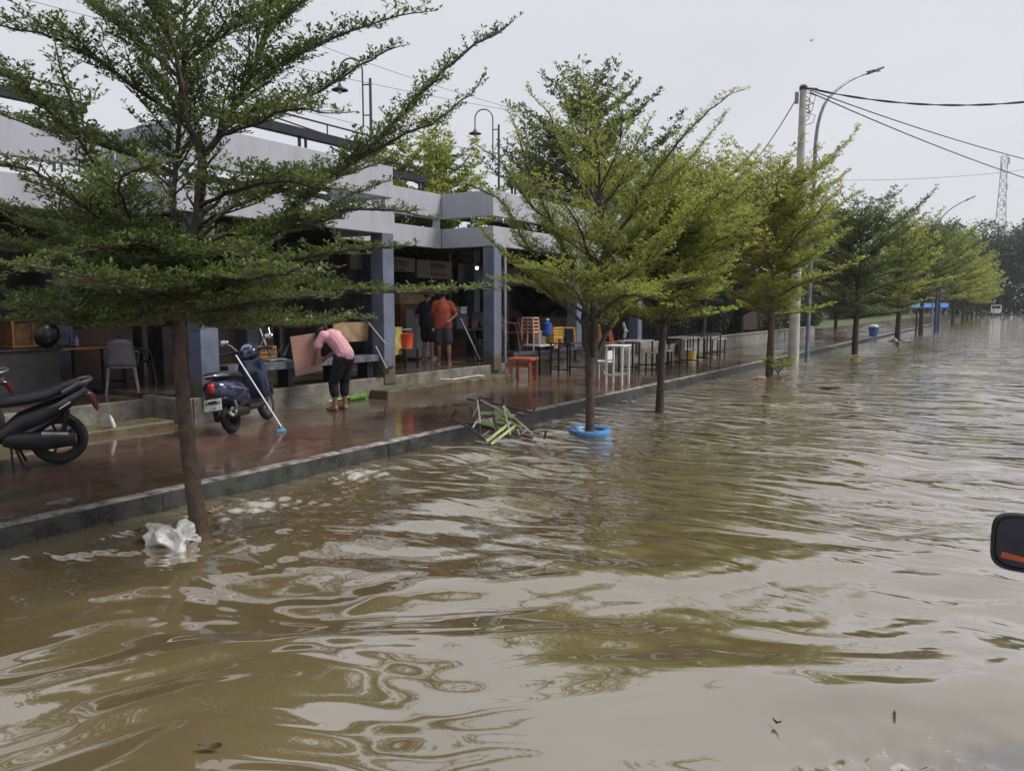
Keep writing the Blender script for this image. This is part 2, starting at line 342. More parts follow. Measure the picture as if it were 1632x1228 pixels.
_m2 = _t.nodes.new('ShaderNodeMixRGB'); _m2.inputs[2].default_value = (.11, .09, .06, 1); _t.links.new(_q.outputs[0], _m2.inputs[0]); _t.links.new(_l, _m2.inputs[1]); _t.links.new(_m2.outputs[0], _b.inputs['Base Color'])
ST = mat('dark_steel', (.022, .022, .032), .45, metal=.3, var=.2)
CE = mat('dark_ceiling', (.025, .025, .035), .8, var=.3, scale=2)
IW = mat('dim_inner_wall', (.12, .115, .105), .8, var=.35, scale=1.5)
B = thing('food_court', 'low grey food court with two tiers of open fascia beams and steel rails on top', 'building', (-11, 12, .53))
def W(mb, name, m, bevel=.01, smooth=False, parent=B):
    o = mb.build(name, m, None, smooth, bevel); o.parent = parent
    o.matrix_parent_inverse = Matrix.Translation(-Vector(parent.location)); return o
T_ = .16
# plan of the fascia: recessed, stepped out, recessed, stepped out, recessed
runs = [(X1, -14, 6.55), (X2, 6.55, 10.98), (X1, 10.98, 14.24), (X2, 14.24, 22.5), (X1, 22.5, 28.4)]
def ring(z0, z1):
    mb = MB()
    for i, (x, y0, y1) in enumerate(runs):
        a, b_ = y0, y1
        mb.box((x-T_, a, z0), (x, b_, z1))
    for yy, s in ((6.55, 1), (10.98, -1), (14.24, 1), (22.5, -1)):
        ya, yb = (yy, yy+T_) if s > 0 else (yy-T_, yy)
        mb.box((X1+.002, ya+.002*s, z0+.002), (X2-T_-.002, yb, z1-.002))
    return mb
W(ring(3.16, 3.60), 'lower_fascia', PA); W(ring(3.82, 4.38), 'upper_fascia', PA)
# posts between the fascias
for (x, yy) in ((X1-.08, 1.5), (X2-.09, 6.66), (X2-.09, 8.9), (X2-.09, 10.85), (X1-.08, 12.6), (X1-.08, 14.16), (X2-.09, 17), (X2-.09, 19.8), (X2-.09, 22.3), (X1-.08, 4.2)):
    mb = MB(); mb.box((x-.06, yy-.06, 3.60), (x+.06, yy+.06, 3.82)); W(mb, 'fascia_post', PA, 0)
# roof slab
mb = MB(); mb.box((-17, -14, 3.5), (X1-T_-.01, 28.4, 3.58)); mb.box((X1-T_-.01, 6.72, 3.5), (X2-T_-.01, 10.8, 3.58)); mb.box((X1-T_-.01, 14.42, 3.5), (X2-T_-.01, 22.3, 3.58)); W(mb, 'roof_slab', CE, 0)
# rear upper frame seen against the sky
mb = MB(); mb.box((-16.9, -14, 3.82), (-16.7, 28.4, 4.3)); W(mb, 'rear_fascia', PA, 0)
# columns
cols = [(X2, 6.98), (X2, 10.82), (X2, 14.42), (X2, 18.3), (X2, 22.28), (X1, 2.4), (X1, -2.5), (-13.6, 6.9), (-13.6, 10.8), (-13.6, 14.6), (-13.6, 19.0), (X1, 25.3), (X1, 28.2)]
for x, yy in cols:
    mb = MB(); mb.box((x-.30, yy-.15, .4), (x-.003, yy+.15, 3.5 if x < -13 else 3.158)); W(mb, 'column', PC, .008)
# downpipe on the corner column
mb = MB(); mb.tube([(X2+.03, 14.66, .55), (X2+.03, 14.66, 3.1), (X2-.05, 14.72, 3.2)], .035, 10); W(mb, 'downpipe', mat('grey_pipe', (.22, .22, .26), .4), 0, True)
# steel rail tiers on the roof
def rail(x, y0, y1, z=4.62):
    mb = MB(); mb.box((x-.11, y0, z), (x+.03, y1, z+.14))
    W(mb, 'steel_beam', ST, 0)
    mb = MB(); mb.tube([(x-.04, y0+.05, z+.14), (x-.04, y0+.05, z+.32), (x-.04, y1-.05, z+.32), (x-.04, y1-.05, z+.14)], .016, 6)
    k = max(2, int((y1-y0)/1.1))
    for i in range(1, k): yy = y0+(y1-y0)*i/k; mb.tube([(x-.04, yy, z+.12), (x-.04, yy, z+.32)], .013, 6)
    W(mb, 'hand_rail', ST, 0)
    for i in range(k):
        yy = y0+.12+(y1-y0-.3)*i/max(1, k-1)
        q = MB(); q.box((x-.06, yy-.02, 4.38), (x-.02, yy+.02, z)); q.box((x-.06, yy+.12, 4.38), (x-.02, yy+.15, z)); W(q, 'rail_bracket', ST, 0)
rail(X1-.25, -6, 6.3); rail(X2-.3, 7.3, 10.9); rail(X1-.25, 11.9, 14.0); rail(X2-.3, 15.4, 22.0); rail(-15.4, -6, 24)
# inner walls and stalls
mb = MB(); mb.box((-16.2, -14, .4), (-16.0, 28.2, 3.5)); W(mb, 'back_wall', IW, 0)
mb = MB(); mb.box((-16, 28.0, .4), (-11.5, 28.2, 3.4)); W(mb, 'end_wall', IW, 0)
for yy in (-8, -4, 0, 4.2, 8.6, 11.9, 18.2, 21.3): mb = MB(); mb.box((-16, yy-.05, .46), (-14.0, yy+.05, 3.4)); W(mb, 'stall_partition', mat('stall_board', (.15, .14, .13), .7), 0)
for y0, y1 in ((-3.9, -.1), (.1, 4.1), (4.3, 8.5), (8.7, 11.8), (18.4, 21.2), (21.5, 27.8)): mb = MB(); mb.box((-14.2, y0+.2, .46), (-13.9, y1-.2, 1.45)); W(mb, 'stall_counter', mat('stall_counter_front', (.16, .09, .06), .5, col2=(.05, .045, .05), scale=1.2), .01)
# sign boards over the stalls
SGM = mat('off_white_sign', (.24, .225, .20), .5, var=.08); INK = mat('sign_black', (.012, .012, .014), .5); RED = mat('sign_red', (.35, .03, .02), .5)
def sign(y0, y1, z0, z1, m, lines, label):
    o = thing('stall_sign', label, 'sign', (-13.9, (y0+y1)/2, z0), 0, 'sign boards over the stalls')
    mb = MB(); mb.box((-.05, -(y1-y0)/2, 0), (.0, (y1-y0)/2, z1-z0)); mb.build('board', m, o, bevel=.005)
    for txt, sz, dy, dz, im in lines:
        textmesh('lettering', txt, sz, im, o, Matrix.Translation((.006, dy, dz)) @ Matrix.Rotation(PI/2, 4, 'Z') @ Matrix.Rotation(PI/2, 4, 'X'))
    return o
def sy(u, x=-13.9): return atx(u, 430, x).y
yA, yB, yC, yD, yE = sy(628), sy(664), sy(722), sy(730), sy(800)
sign(yA-1.6, yB-.06, 2.76, 3.14, SGM, [('TEMU', .24, .56, .22, INK), ('makan  &  minum', .085, .50, .055, INK)], 'pale stall sign lettered TEMU, leftmost of the boards under the eaves')
sign(yB+.02, yC-.05, 2.62, 3.12, SGM, [('MAMIA', .22, .15, .35, INK), ('Kopitiam', .19, .15, .13, RED)], 'middle pale stall sign with a red second line of script')
sign(yD+.02, yE+1.2, 2.5, 3.1, mat('grey_sign', (.17, .165, .17), .5), [('KEDAI MAKAN', .2, -.5, .38, INK)], 'grey stall sign behind the bare light bulb')
# bulb
o = thing('light_bulb', 'bare lit light bulb hanging under the food court roof', 'lamp', atx(760, 427, -12.6))
mb = MB(); mb.tube([(0, 0, .07), (0, 0, 3.5-o.location.z)], .006, 5); mb.build('cord', ST, o)
mb = MB(); mb.lathe([(.018, .04), (.022, .1), (.0, .1)], n=10); mb.build('socket', ST, o)
mb = MB(); mb.ball((0, 0, 0), .045); mb.build('bulb', mat('lit_bulb', (1, .95, .85), .3, emit=(1, .93, .8, 5)), o, True)
# gooseneck roof lamps
LP = mat('lamp_steel', (.06, .075, .10), .45, metal=.4)
def goose(base, top, side, label):
    o = thing('gooseneck_lamp', label, 'street lamp', base, 0, 'gooseneck lamps above the roof')
    h = top
    mb = MB(); mb.tube([(0, 0, 0), (0, 0, h-.15)], [.035, .028], 8); mb.build('post', LP, o, True)
    d = _R * -1
    a = d*.16; arc = []
    arc.append(Vector(a)+Vector((0, 0, h-1.15)))
    arc.append(Vector(a)+Vector((0, 0, h)))
    Rr = .24
    for i in range(1, 13): t = PI*i/12; arc.append(a + d*(Rr-Rr*math.cos(t)) + Vector((0, 0, h+Rr*math.sin(t)*1.05)))
    arc.append(a + d*2*Rr + Vector((0, 0, h-.35)))
    mb = MB(); mb.tube(arc, .017, 8); mb.build('gooseneck', LP, o, True)
    mb = MB()
    for z in (h-.9, h-.28): mb.tube([(0, 0, z), Vector(a)+Vector((0, 0, z))], .014, 6)
    mb.build('bracket', LP, o)
    e = arc[-1]
    mb = MB(); mb.lathe([(.015, .10), (.035, .08), (.05, .03), (.17, -.03), (.175, -.045), (.15, -.035), (.04, .01)], e, 20); mb.build('lamp_shade', LP, o, True)
    mb = MB(); mb.ball(e-Vector((0, 0, .07)), (.04, .04, .055)); mb.build('bulb', mat('milky_glass', (.7, .7, .72), .25), o, True)
pb = atx(592, 240, -11.6); goose((pb.x, pb.y, 4.38), atx(587, 112, -11.6).z-4.38, 1, 'gooseneck lamp on the roof half hidden by the near tree, left one')
pb = atx(795, 300, -12.0); goose((pb.x, pb.y, 4.3), atx(785, 186, -12.0).z-4.3, 1, 'gooseneck lamp on the roof against clear sky, right one')
# ================================================================ TREES
def leaf_mat(name, dark, light, tr=.35, yellow=None):
    m, t, b = node_mat(name); N = t.nodes.new; K = t.links.new
    g = N('ShaderNodeNewGeometry'); r = N('ShaderNodeValToRGB')
    r.color_ramp.elements[0].color = (*dark, 1); r.color_ramp.elements[1].color = (*light, 1); r.color_ramp.elements[1].position = .85
    if yellow: e = r.color_ramp.elements.new(.96); e.color = (*yellow, 1)
    n = N('ShaderNodeTexNoise'); n.inputs['Scale'].default_value = 1.3; n.inputs['Detail'].default_value = 3; K(g.outputs['Position'], n.inputs['Vector'])
    a = N('ShaderNodeMath'); a.operation = 'MULTIPLY_ADD'; a.inputs[1].default_value = .6; K(g.outputs['Random Per Island'], a.inputs[0])
    s2 = N('ShaderNodeMath'); s2.operation = 'MULTIPLY_ADD'; s2.inputs[1].default_value = 1.5; s2.inputs[2].default_value = -.55; K(n.outputs['Fac'], s2.inputs[0])
    K(s2.outputs[0], a.inputs[2]); K(a.outputs[0], r.inputs[0])
    K(r.outputs[0], b.inputs['Base Color']); b.inputs['Roughness'].default_value = .42; b.inputs['Specular IOR Level'].default_value = .35
    tl = N('ShaderNodeBsdfTranslucent'); hs = N('ShaderNodeHueSaturation'); hs.inputs['Value'].default_value = 1.5; hs.inputs['Hue'].default_value = .485
    K(r.outputs[0], hs.inputs['Color']); K(hs.outputs[0], tl.inputs['Color'])
    mx = N('ShaderNodeMixShader'); mx.inputs[0].default_value = tr
    K(b.outputs[0], mx.inputs[1]); K(tl.outputs[0], mx.inputs[2]); K(mx.outputs[0], t.nodes['Material Output'].inputs['Surface'])
    return m
LD = leaf_mat('deep_green_leaves', (.036, .055, .016), (.140, .185, .048), .32)
LG = leaf_mat('fresh_green_leaves', (.115, .155, .030), (.29, .35, .070), .48, (.33, .32, .06))
LY = leaf_mat('yellow_green_leaves', (.125, .165, .028), (.31, .36, .065), .48, (.38, .28, .06))
LB = leaf_mat('dark_background_leaves', (.032, .048, .024), (.085, .115, .052), .25)
BK = mat('tree_bark', (.105, .068, .048), .8, col2=(.045, .03, .022), scale=14, bump=.7, bscale=50)
BKD = mat('wet_dark_bark', (.05, .036, .028), .65, col2=(.02, .015, .012), scale=12, bump=.6, bscale=45)

class Tree:
    def __init__(s, seed, k=1.0, leaf=.048, dens=1.0):
        s.r = random.Random(seed); s.w = MB(); s.P = []; s.D = []; s.k = k; s.leaf = leaf; s.dens = dens; s.trunk = MB()
    def ros(s, p, d): s.P.append(tuple(p)); s.D.append(tuple(d))
    def twig(s, p, d, ln, r):
        R = s.r; n = max(1, int(ln/(.042*s.k**.8))); q = p
        dd = (d + Vector((R.uniform(-.15, .15), R.uniform(-.15, .15), R.uniform(-.05, .22)))).normalized()
        for i in range(n):
            q = q + dd*(ln/n); dd = (dd + Vector((R.uniform(-.2, .2), R.uniform(-.2, .2), R.uniform(-.08, .14)))).normalized()
            s.ros(q, dd)
        if s.k < 1.7: s.w.tube([p, q], [r, r*.5], 3, False)
    def branch(s, p, d, ln, r, lift=.05):
        R = s.r; stp = .052*s.k**.8; n = max(2, int(ln/stp)); q = p; pts = [p]; d = d.normalized(); sd = R.choice((-1, 1))
        for i in range(n):
            f = (i+1)/n
            d = (d + Vector((R.uniform(-.1, .1), R.uniform(-.1, .1), R.uniform(-.07, .07)+lift*.12))).normalized()
            q = q + d*stp; pts.append(q)
            side = Vector((-d.y, d.x, 0)); side = side.normalized() if side.length > .01 else Vector((1, 0, 0))
            if R.random() < s.dens:
                td = (d*.75 + side*sd*R.uniform(.6, 1.1) + Vector((0, 0, R.uniform(-.08, .15))))
                s.twig(q, td.normalized(), max(.05, (.40 - .22*f)*min(1, ln/.5))*R.uniform(.55, 1.15), .0022*s.k)
            sd = -sd
            if R.random() < .7*s.dens: s.ros(q, d)
        s.w.tube(pts[::2] + ([pts[-1]] if len(pts) % 2 == 0 else []), [max(.0025, r*(1-.8*i/(len(pts)//2+1))) for i in range(len(pts[::2]) + (1 if len(pts) % 2 == 0 else 0))], 4, False)
    def limb(s, pts, r0, r1, L=.75, start=.12, gap=.13, up=0.0, wood=None, flat=1.0):
        pts = [Vector(p) for p in pts]; R = s.r
        # smooth resample
        out = []
        n = len(pts)
        for i in range(n-1):
            a = pts[max(0, i-1)]; b_ = pts[i]; c = pts[i+1]; d = pts[min(n-1, i+2)]
            for j in range(4):
                t = j/4; out.append(.5*((2*b_)+(c-a)*t+(2*a-5*b_+4*c-d)*t*t+(3*b_-a-3*c+d)*t**3))
        out.append(pts[-1])
        out = [out[0]] + [p + Vector((R.uniform(-1, 1), R.uniform(-1, 1), R.uniform(-1, 1)))*.012 for p in out[1:]]
        m = len(out); rad = [r0+(r1-r0)*i/(m-1) for i in range(m)]
        (wood or s.w).tube(out, rad, 8 if s.k < 1.5 else 5)
        tot = sum((out[i+1]-out[i]).length for i in range(m-1)); acc = 0; nxt = tot*start; sd = 1
        for i in range(m-1):
            seg = out[i+1]-out[i]; l = seg.length
            while acc + l >= nxt:
                p = out[i] + seg*((nxt-acc)/max(l, 1e-6)); f = nxt/tot; d = seg.normalized()
                h = Vector((d.x, d.y, d.z*.35*flat)); hl = h.length
                if hl < .45: az = R.uniform(0, 2*PI); h = Vector((math.cos(az), math.sin(az), .1)); side = Vector((0, 0, 0))
                else: h.normalize(); side = Vector((-h.y, h.x, 0)).normalized()
                env = (1-.72*f)*(.5+.5*min(1, f/.25))
                s.branch(p, h*R.uniform(.5, 1.0) + side*sd*R.uniform(.6, 1.1) + Vector((0, 0, up+R.uniform(-.08, .18))), L*env*R.uniform(.55, 1.1), max(.004, rad[i]*.45))
                sd = -sd; nxt += gap*s.k**.7*R.uniform(.7, 1.3)
            acc += l
        s.branch(out[-1], out[-1]-out[-2], .3*L/.75, r1)
    def finish(s, name, label, base, leafm, bark, group, cat='tree', bark2=None):
        P = np.array(s.P, dtype=np.float64); D = np.array(s.D); rg = np.random.default_rng(len(P)); n = len(P); q = 5
        k = n*q
        P = np.repeat(P, q, 0) + rg.normal(0, .006*s.k, (k, 3)); D = np.repeat(D, q, 0)
        az = np.tile(np.arange(q)*2*PI/q, n) + rg.uniform(-.6, .6, k); el = rg.normal(.32, .3, k)
        d = np.stack([np.cos(az)*np.cos(el), np.sin(az)*np.cos(el), np.sin(el)], 1) + .55*D
        d /= np.linalg.norm(d, axis=1)[:, None]
        upv = np.stack([rg.normal(0, .35, k), rg.normal(0, .35, k), np.ones(k)], 1)
        sd = np.cross(d, upv); sd /= np.linalg.norm(sd, axis=1)[:, None]
        ln = s.leaf*rg.uniform(.55, 1.35, k)[:, None]; wd = ln*rg.uniform(.17, .28, k)[:, None]
        A = P; Bv = P + d*ln*.66 + sd*wd; Cv = P + d*ln; Dv = P + d*ln*.66 - sd*wd
        V = np.stack([A, Bv, Cv, Dv], 1).reshape(-1, 3) - np.array(base)
        Fq = np.arange(4*k).reshape(-1, 4)
        root = thing(name, label, cat, base, 0, group)
        o = rawmesh('crown', V, Fq, leafm); o.parent = root
        s.w.v = [tuple(Vector(p)-Vector(base)) for p in s.w.v]; s.trunk.v = [tuple(Vector(p)-Vector(base)) for p in s.trunk.v]
        s.w.build('branches', bark2 or bark, root, True); s.trunk.build('trunk', bark, root, True)
    
        return root
NLEAF = 0
GT = 'young tiered street trees along the kerb'
# ---- the near tree: each limb from the picture, at its own depth
bt = atz(318, 845); D0 = (bt-Vector((0, 0, CH))).dot(_F)
def pl(*q): return [atd(u, v, D0+.18*0+dd) for u, v, dd in q]
T = Tree(11, .95, .040, .84)
base = Vector((bt.x, bt.y, 0))
T.trunk.tube([base+Vector((0, 0, -.4)), base+Vector((0, 0, .02))] + pl((310, 790, 0), (303, 740, 0), (296, 680, 0), (290, 620, 0), (285, 560, 0), (284, 500, 0), (287, 455, 0)), [.082, .076, .066, .062, .058, .055, .053, .052, .052], 12)
for i_, z_ in enumerate((.25, .6, .95)): pass
lim = [
 ([(287, 455, 0), (302, 400, .05), (318, 330, .1), (322, 250, .1)], .055, .038, .55, .3),
 ([(284, 470, 0), (277, 380, .25), (281, 260, .4), (290, 120, .5), (298, -30, .6), (302, -160, .6)], .026, .012, .8, .25),
 ([(322, 250, .1), (300, 190, .1), (285, 110, .1), (262, 10, .1), (250, -80, .1)], .03, .012, .8, .1),
 ([(322, 250, .1), (355, 205, .1), (395, 130, .05), (425, 40, 0), (445, -60, 0)], .03, .012, .8, .1),
 ([(275, 460, 0), (245, 430, -.1), (205, 370, -.2), (172, 300, -.3), (130, 225, -.4), (105, 130, -.5)], .034, .010, .8, .2),
 ([(290, 475, 0), (370, 430, .2), (430, 370, .4), (500, 300, .55), (590, 235, .7), (670, 150, .8), (740, 85, .9), (800, 48, 1.0)], .042, .007, .62, .15),
 ([(560, 262, .6), (640, 215, .6), (700, 190, .6), (760, 140, .6)], .014, .005, .4, .1),
 ([(285, 490, 0), (360, 480, -.1), (450, 462, -.2), (540, 460, -.25), (640, 466, -.3), (720, 462, -.35), (770, 458, -.35)], .03, .006, .50, .15),
 ([(287, 470, 0), (380, 440, -.2), (470, 415, -.3), (560, 398, -.35), (625, 392, -.4)], .026, .006, .55, .15),
 ([(285, 505, 0), (350, 492, -.5), (430, 478, -.9), (500, 474, -1.2)], .024, .006, .6, .15),
 ([(285, 500, 0), (370, 505, .4), (460, 510, .8), (555, 505, 1.1)], .024, .006, .6, .15),
 ([(283, 500, 0), (220, 500, -.3), (140, 500, -.6), (60, 490, -.8), (-40, 490, -1.0)], .028, .008, .7, .12),
 ([(283, 495, 0), (220, 490, .4), (130, 480, .8), (30, 470, 1.1)], .026, .008, .7, .12),
 ([(282, 480, 0), (220, 450, 0), (140, 420, 0), (50, 395, .1), (-50, 380, .2)], .028, .008, .75, .12),
 ([(282, 470, 0), (230, 440, .5), (150, 390, 1.0), (60, 350, 1.4), (-10, 320, 1.7)], .026, .008, .75, .12),
 ([(260, 440, 0), (200, 380, -.6), (120, 320, -1.0), (50, 270, -1.3), (-30, 262, -1.6)], .024, .007, .62, .15),
 ([(230, 410, -.2), (200, 330, -.8), (190, 290, -1.2), (240, 262, -1.5)], .016, .006, .5, .25),
 ([(310, 370, .1), (370, 330, .4), (430, 310, .8), (520, 285, 1.2), (600, 262, 1.5)], .024, .007, .65, .12),
 ([(318, 330, .1), (380, 300, -.3), (450, 290, -.6), (520, 300, -.8)], .02, .006, .6, .15),
 ([(305, 390, .1), (380, 370, .3), (480, 350, .5), (570, 335, .6), (665, 342, .8)], .024, .006, .6, .12),
 ([(281, 280, .4), (220, 250, .6), (140, 225, .9), (50, 200, 1.2), (-20, 175, 1.4)], .022, .006, .6, .12),
 ([(290, 190, .4), (230, 150, .2), (160, 100, 0), (80, 60, -.2), (0, 40, -.3)], .022, .006, .65, .12),
 ([(130, 225, -.4), (80, 180, -.5), (30, 130, -.6), (-30, 110, -.6)], .016, .006, .6, .1),
 ([(290, 130, .4), (230, 70, .6), (160, 10, .9), (90, -40, 1.1)], .02, .006, .65, .12),
 ([(292, 100, .5), (350, 60, .6), (430, 10, .8), (500, -40, 1)], .02, .006, .65, .12),
 ([(380, 155, .1), (440, 110, .3), (510, 70, .5), (590, 40, .6), (662, 20, .7)], .018, .005, .5, .12),
 ([(365, 190, .1), (430, 170, .2), (510, 145, .4), (590, 95, .5), (625, 78, .5)], .018, .005, .42, .12),
 ([(345, 220, .1), (400, 200, -.3), (460, 175, -.5), (520, 180, -.7)], .016, .005, .5, .15),
 ([(415, 70, 0), (450, 30, .1), (500, -10, .2), (560, -30, .2)], .015, .005, .5, .12),
 ([(270, 40, .1), (220, -10, .2), (150, -50, .3)], .015, .005, .6, .1),
 ([(430, 372, .4), (500, 355, .9), (560, 310, 1.3), (610, 290, 1.5)], .016, .005, .55, .12),
 ([(283, 470, 0), (320, 430, .6), (360, 400, 1.1), (420, 380, 1.7)], .02, .006, .7, .15),
 ([(284, 485, 0), (240, 465, -.8), (160, 445, -1.3), (70, 430, -1.7)], .018, .006, .7, .12),
 ([(284, 490, 0), (250, 478, .9), (190, 462, 1.6), (110, 452, 2.1)], .018, .006, .7, .12),
 ([(285, 480, 0), (350, 450, -.7), (420, 440, -1.2), (480, 430, -1.5)], .018, .006, .65, .12),
 ([(285, 485, 0), (350, 470, .9), (430, 455, 1.5), (500, 450, 2.0)], .018, .006, .65, .12),
 ([(283, 505, 0), (220, 515, -.2), (130, 518, -.4), (30, 512, -.5)], .020, .006, .7, .12),
 ([(285, 508, 0), (330, 515, -.3), (400, 520, -.5), (470, 520, -.6), (530, 515, -.6)], .020, .006, .55, .12),
 ([(283, 440, 0), (300, 400, .8), (310, 370, 1.5)], .016, .006, .7, .12),
 ([(283, 430, 0), (230, 360, .3), (120, 350, .4), (20, 330, .5)], .016, .006, .7, .12),
 ([(283, 460, 0), (250, 420, .6), (200, 400, 1.2), (150, 380, 1.8)], .02, .006, .7, .15),
 ([(284, 440, .1), (330, 420, -.5), (370, 400, -.9), (420, 420, -1.2)], .018, .006, .6, .15),
 ([(283, 430, .1), (250, 400, -.5), (200, 390, -.9), (140, 400, -1.2), (60, 420, -1.4)], .018, .006, .6, .15),
]
for q in lim: T.limb(pl(*q[0]), q[1], q[2], q[3], q[4], gap=.052, up=.26 if sum(p_[1] for p_ in q[0])/len(q[0]) < 330 else .02, flat=1.8)
T.finish('street_tree', 'nearest dark green tree at the left with a white bag caught round its trunk', (base.x, base.y, 0), LD, BK, GT, bark2=BKD)
# ---- the second tree with three ascending stems
b2 = atz(940, 690); D0 = (b2-Vector((0, 0, CH))).dot(_F); base = Vector((b2.x, b2.y, 0))
T = Tree(23, 1.0, .040, .85)
T.trunk.tube([base+Vector((0, 0, -.4)), base+Vector((0, 0, 0))] + pl((941, 640, 0), (941, 600, 0), (942, 570, 0)), [.075, .070, .066, .068, .085], 12)
for q in [
 ([(938, 575, 0), (932, 520, .05), (931, 470, .1), (906, 415, .1), (882, 359, .1), (860, 312, .1), (835, 250, 0), (822, 200, 0)], .055, .010, .75, .3),
 ([(946, 578, 0), (948, 520, -.05), (945, 470, -.1), (958, 427, -.1), (965, 393, -.1), (955, 334, 0), (955, 261, 0), (945, 190, 0), (935, 140, 0)], .06, .010, .8, .28),
 ([(944, 585, 0), (962, 540, .1), (985, 500, .2), (1030, 470, .4), (1080, 450, .6), (1120, 445, .8)], .042, .008, .8, .2),
 ([(965, 393, -.1), (1004, 344, -.1), (1028, 298, -.2), (1060, 255, -.3), (1100, 205, -.4), (1140, 168, -.5), (1172, 146, -.5)], .028, .005, .5, .15),
 ([(1028, 298, -.2), (1070, 280, 0), (1110, 240, .1), (1150, 190, .2)], .012, .005, .4, .2),
 ([(955, 330, 0), (941, 302, .2), (910, 250, .4), (880, 190, .5), (855, 160, .5)], .02, .006, .6, .15),
 ([(920, 445, .1), (880, 410, .2), (845, 400, .4), (809, 332, .5), (775, 307, .6), (735, 290, .6)], .024, .006, .6, .15),
 ([(935, 520, 0), (890, 480, -.2), (850, 440, -.4), (810, 410, -.5), (770, 370, -.6)], .026, .006, .6, .15),
 ([(945, 470, 0), (1000, 440, -.3), (1050, 400, -.5), (1090, 350, -.6), (1120, 320, -.7)], .024, .006, .7, .15),
 ([(935, 500, 0), (880, 470, .4), (840, 455, .8), (800, 450, 1.1)], .022, .006, .7, .15),
 ([(940, 510, 0), (920, 470, -.5), (890, 440, -1.0), (850, 430, -1.5)], .022, .006, .7, .15),
 ([(945, 510, 0), (980, 480, -.6), (1010, 470, -1.1), (1050, 480, -1.4)], .022, .006, .7, .15),
 ([(945, 500, 0), (980, 470, .6), (1010, 440, 1.1), (1060, 420, 1.5)], .022, .006, .7, .15),
 ([(950, 440, 0), (960, 400, .6), (980, 360, 1.1), (1010, 320, 1.4)], .02, .006, .7, .15),
 ([(945, 430, 0), (930, 380, -.5), (910, 340, -.9), (880, 300, -1.2)], .02, .006, .7, .15),
 ([(955, 340, 0), (990, 290, .1), (1010, 240, .2), (1030, 200, .2)], .016, .005, .6, .15),
 ([(955, 300, 0), (980, 250, -.4), (990, 200, -.6), (985, 160, -.7)], .015, .005, .55, .15),
 ([(880, 355, .1), (840, 320, .1), (800, 260, .1), (765, 235, .1)], .016, .005, .5, .15),
 ([(950, 260, 0), (920, 220, .1), (905, 180, .1), (900, 145, .1)], .013, .005, .5, .15),
 ([(958, 420, 0), (900, 380, .3), (860, 340, .7), (830, 300, .9)], .018, .006, .65, .15),
 ([(958, 410, 0), (1010, 380, 0), (1050, 330, 0), (1080, 290, 0)], .018, .006, .65, .15),
]: T.limb(pl(*q[0]), q[1], q[2], q[3], q[4], gap=.06, up=.32, flat=2)
T.finish('street_tree', 'yellow-green tree standing inside a blue tyre in the water', tuple(base), LG, BK, GT, bark2=BKD)
# ---- generic tiered tree
def tiered(seed, base, H, R0, z0, k, leafm, bark, label, leaf=.06, name='street_tree', group=GT, tilt=(0, 0), tiers=None, plume=.0, tr=.07, dens=.9):
    T = Tree(seed, k, leaf, dens); r = T.r; b = Vector(base); n = 8
    pts = [b+Vector((0, 0, -.4 if b.z < .1 else -.05))]
    for i in range(n+1):
        f = i/n; pts.append(b+Vector((tilt[0]*f*H+r.uniform(-.04, .04)*f*2, tilt[1]*f*H+r.uniform(-.04, .04)*f*2, H*f)))
    T.trunk.tube(pts, [tr*1.1]+[tr*(1-.88*i/n)+.006 for i in range(n+1)], 9)
    z = z0; i = 0
    while z < H*.985:
        f = (z-z0)/(H-z0); c = b + Vector((tilt[0]*z, tilt[1]*z, z))
        Rr = R0*float(np.interp(f, [0, .22, .5, .8, 1], [.72, 1, .84, .42, .1])); nl = 5 if f < .7 else 4
        for j in range(nl):
            a = 2*PI*j/nl + i*1.1 + r.uniform(-.35, .35); ln = Rr*r.uniform(.65, 1.18); up = .22+.75*f+r.uniform(-.08, .25)
            d = Vector((math.cos(a), math.sin(a), 0))
            T.limb([c, c+d*ln*.35+Vector((0, 0, ln*up*.5)), c+d*ln*.7+Vector((0, 0, ln*up*.8)), c+d*ln+Vector((0, 0, ln*up*1.15))], max(.008, tr*.42*(1-f)), .005, L=min(.8, .42*Rr+.12), start=.12, gap=.07, up=.12, flat=1.6)
        z += (H-z0)/(tiers or 11)*r.uniform(.8, 1.2); i += 1
    for q in range(int(plume)):
        a = r.uniform(0, 2*PI); d = Vector((math.cos(a), math.sin(a), 0)); zz = H*r.uniform(.6, .8); c = b+Vector((tilt[0]*zz, tilt[1]*zz, zz))
        T.limb([c, c+d*.4+Vector((0, 0, .6)), c+d*.9+Vector((0, 0, 1.3)), c+d*1.4+Vector((0, 0, 1.8))], .012, .004, L=.35, start=.3, gap=.15)
    return T.finish(name, label, tuple(b), leafm, bark, group)
p = atz(1051, 655); tiered(31, (p.x, p.y, 0), 4.1, 1.7, 1.5, 1.3, LG, BKD, 'slim dark-trunked tree just right of the tree in the blue tyre', .062, tilt=(.02, .03), plume=2, dens=.8)
p = atz(1226, 598); tiered(37, (p.x, p.y, 0), 5.6, 2.4, 1.55, 1.6, LY, BK, 'yellowish tree with a small leafy sprout at its foot, left of the concrete pole', .075, plume=3, tr=.10)
p = atz(1362, 562); tiered(41, (p.x, p.y, 0), 5.6, 2.8, 1.35, 2.1, LD, BKD, 'dark rounded tree with yellow scraps floating round its foot', .095, plume=3, tr=.12)
p = atz(1430, 545); tiered(43, (p.x, p.y, 0), 5.9, 2.6, 1.7, 2.6, LG, BKD, 'tree whose foot is wrapped in a grey heap of sacks', .12, plume=3, tr=.14)
p = atz(1467, 533); tiered(47, (p.x, p.y, 0), 6.6, 2.9, 2.0, 3.0, LD, BKD, 'tree beside the dark stake, half way down the row', .14, plume=3, tr=.15)
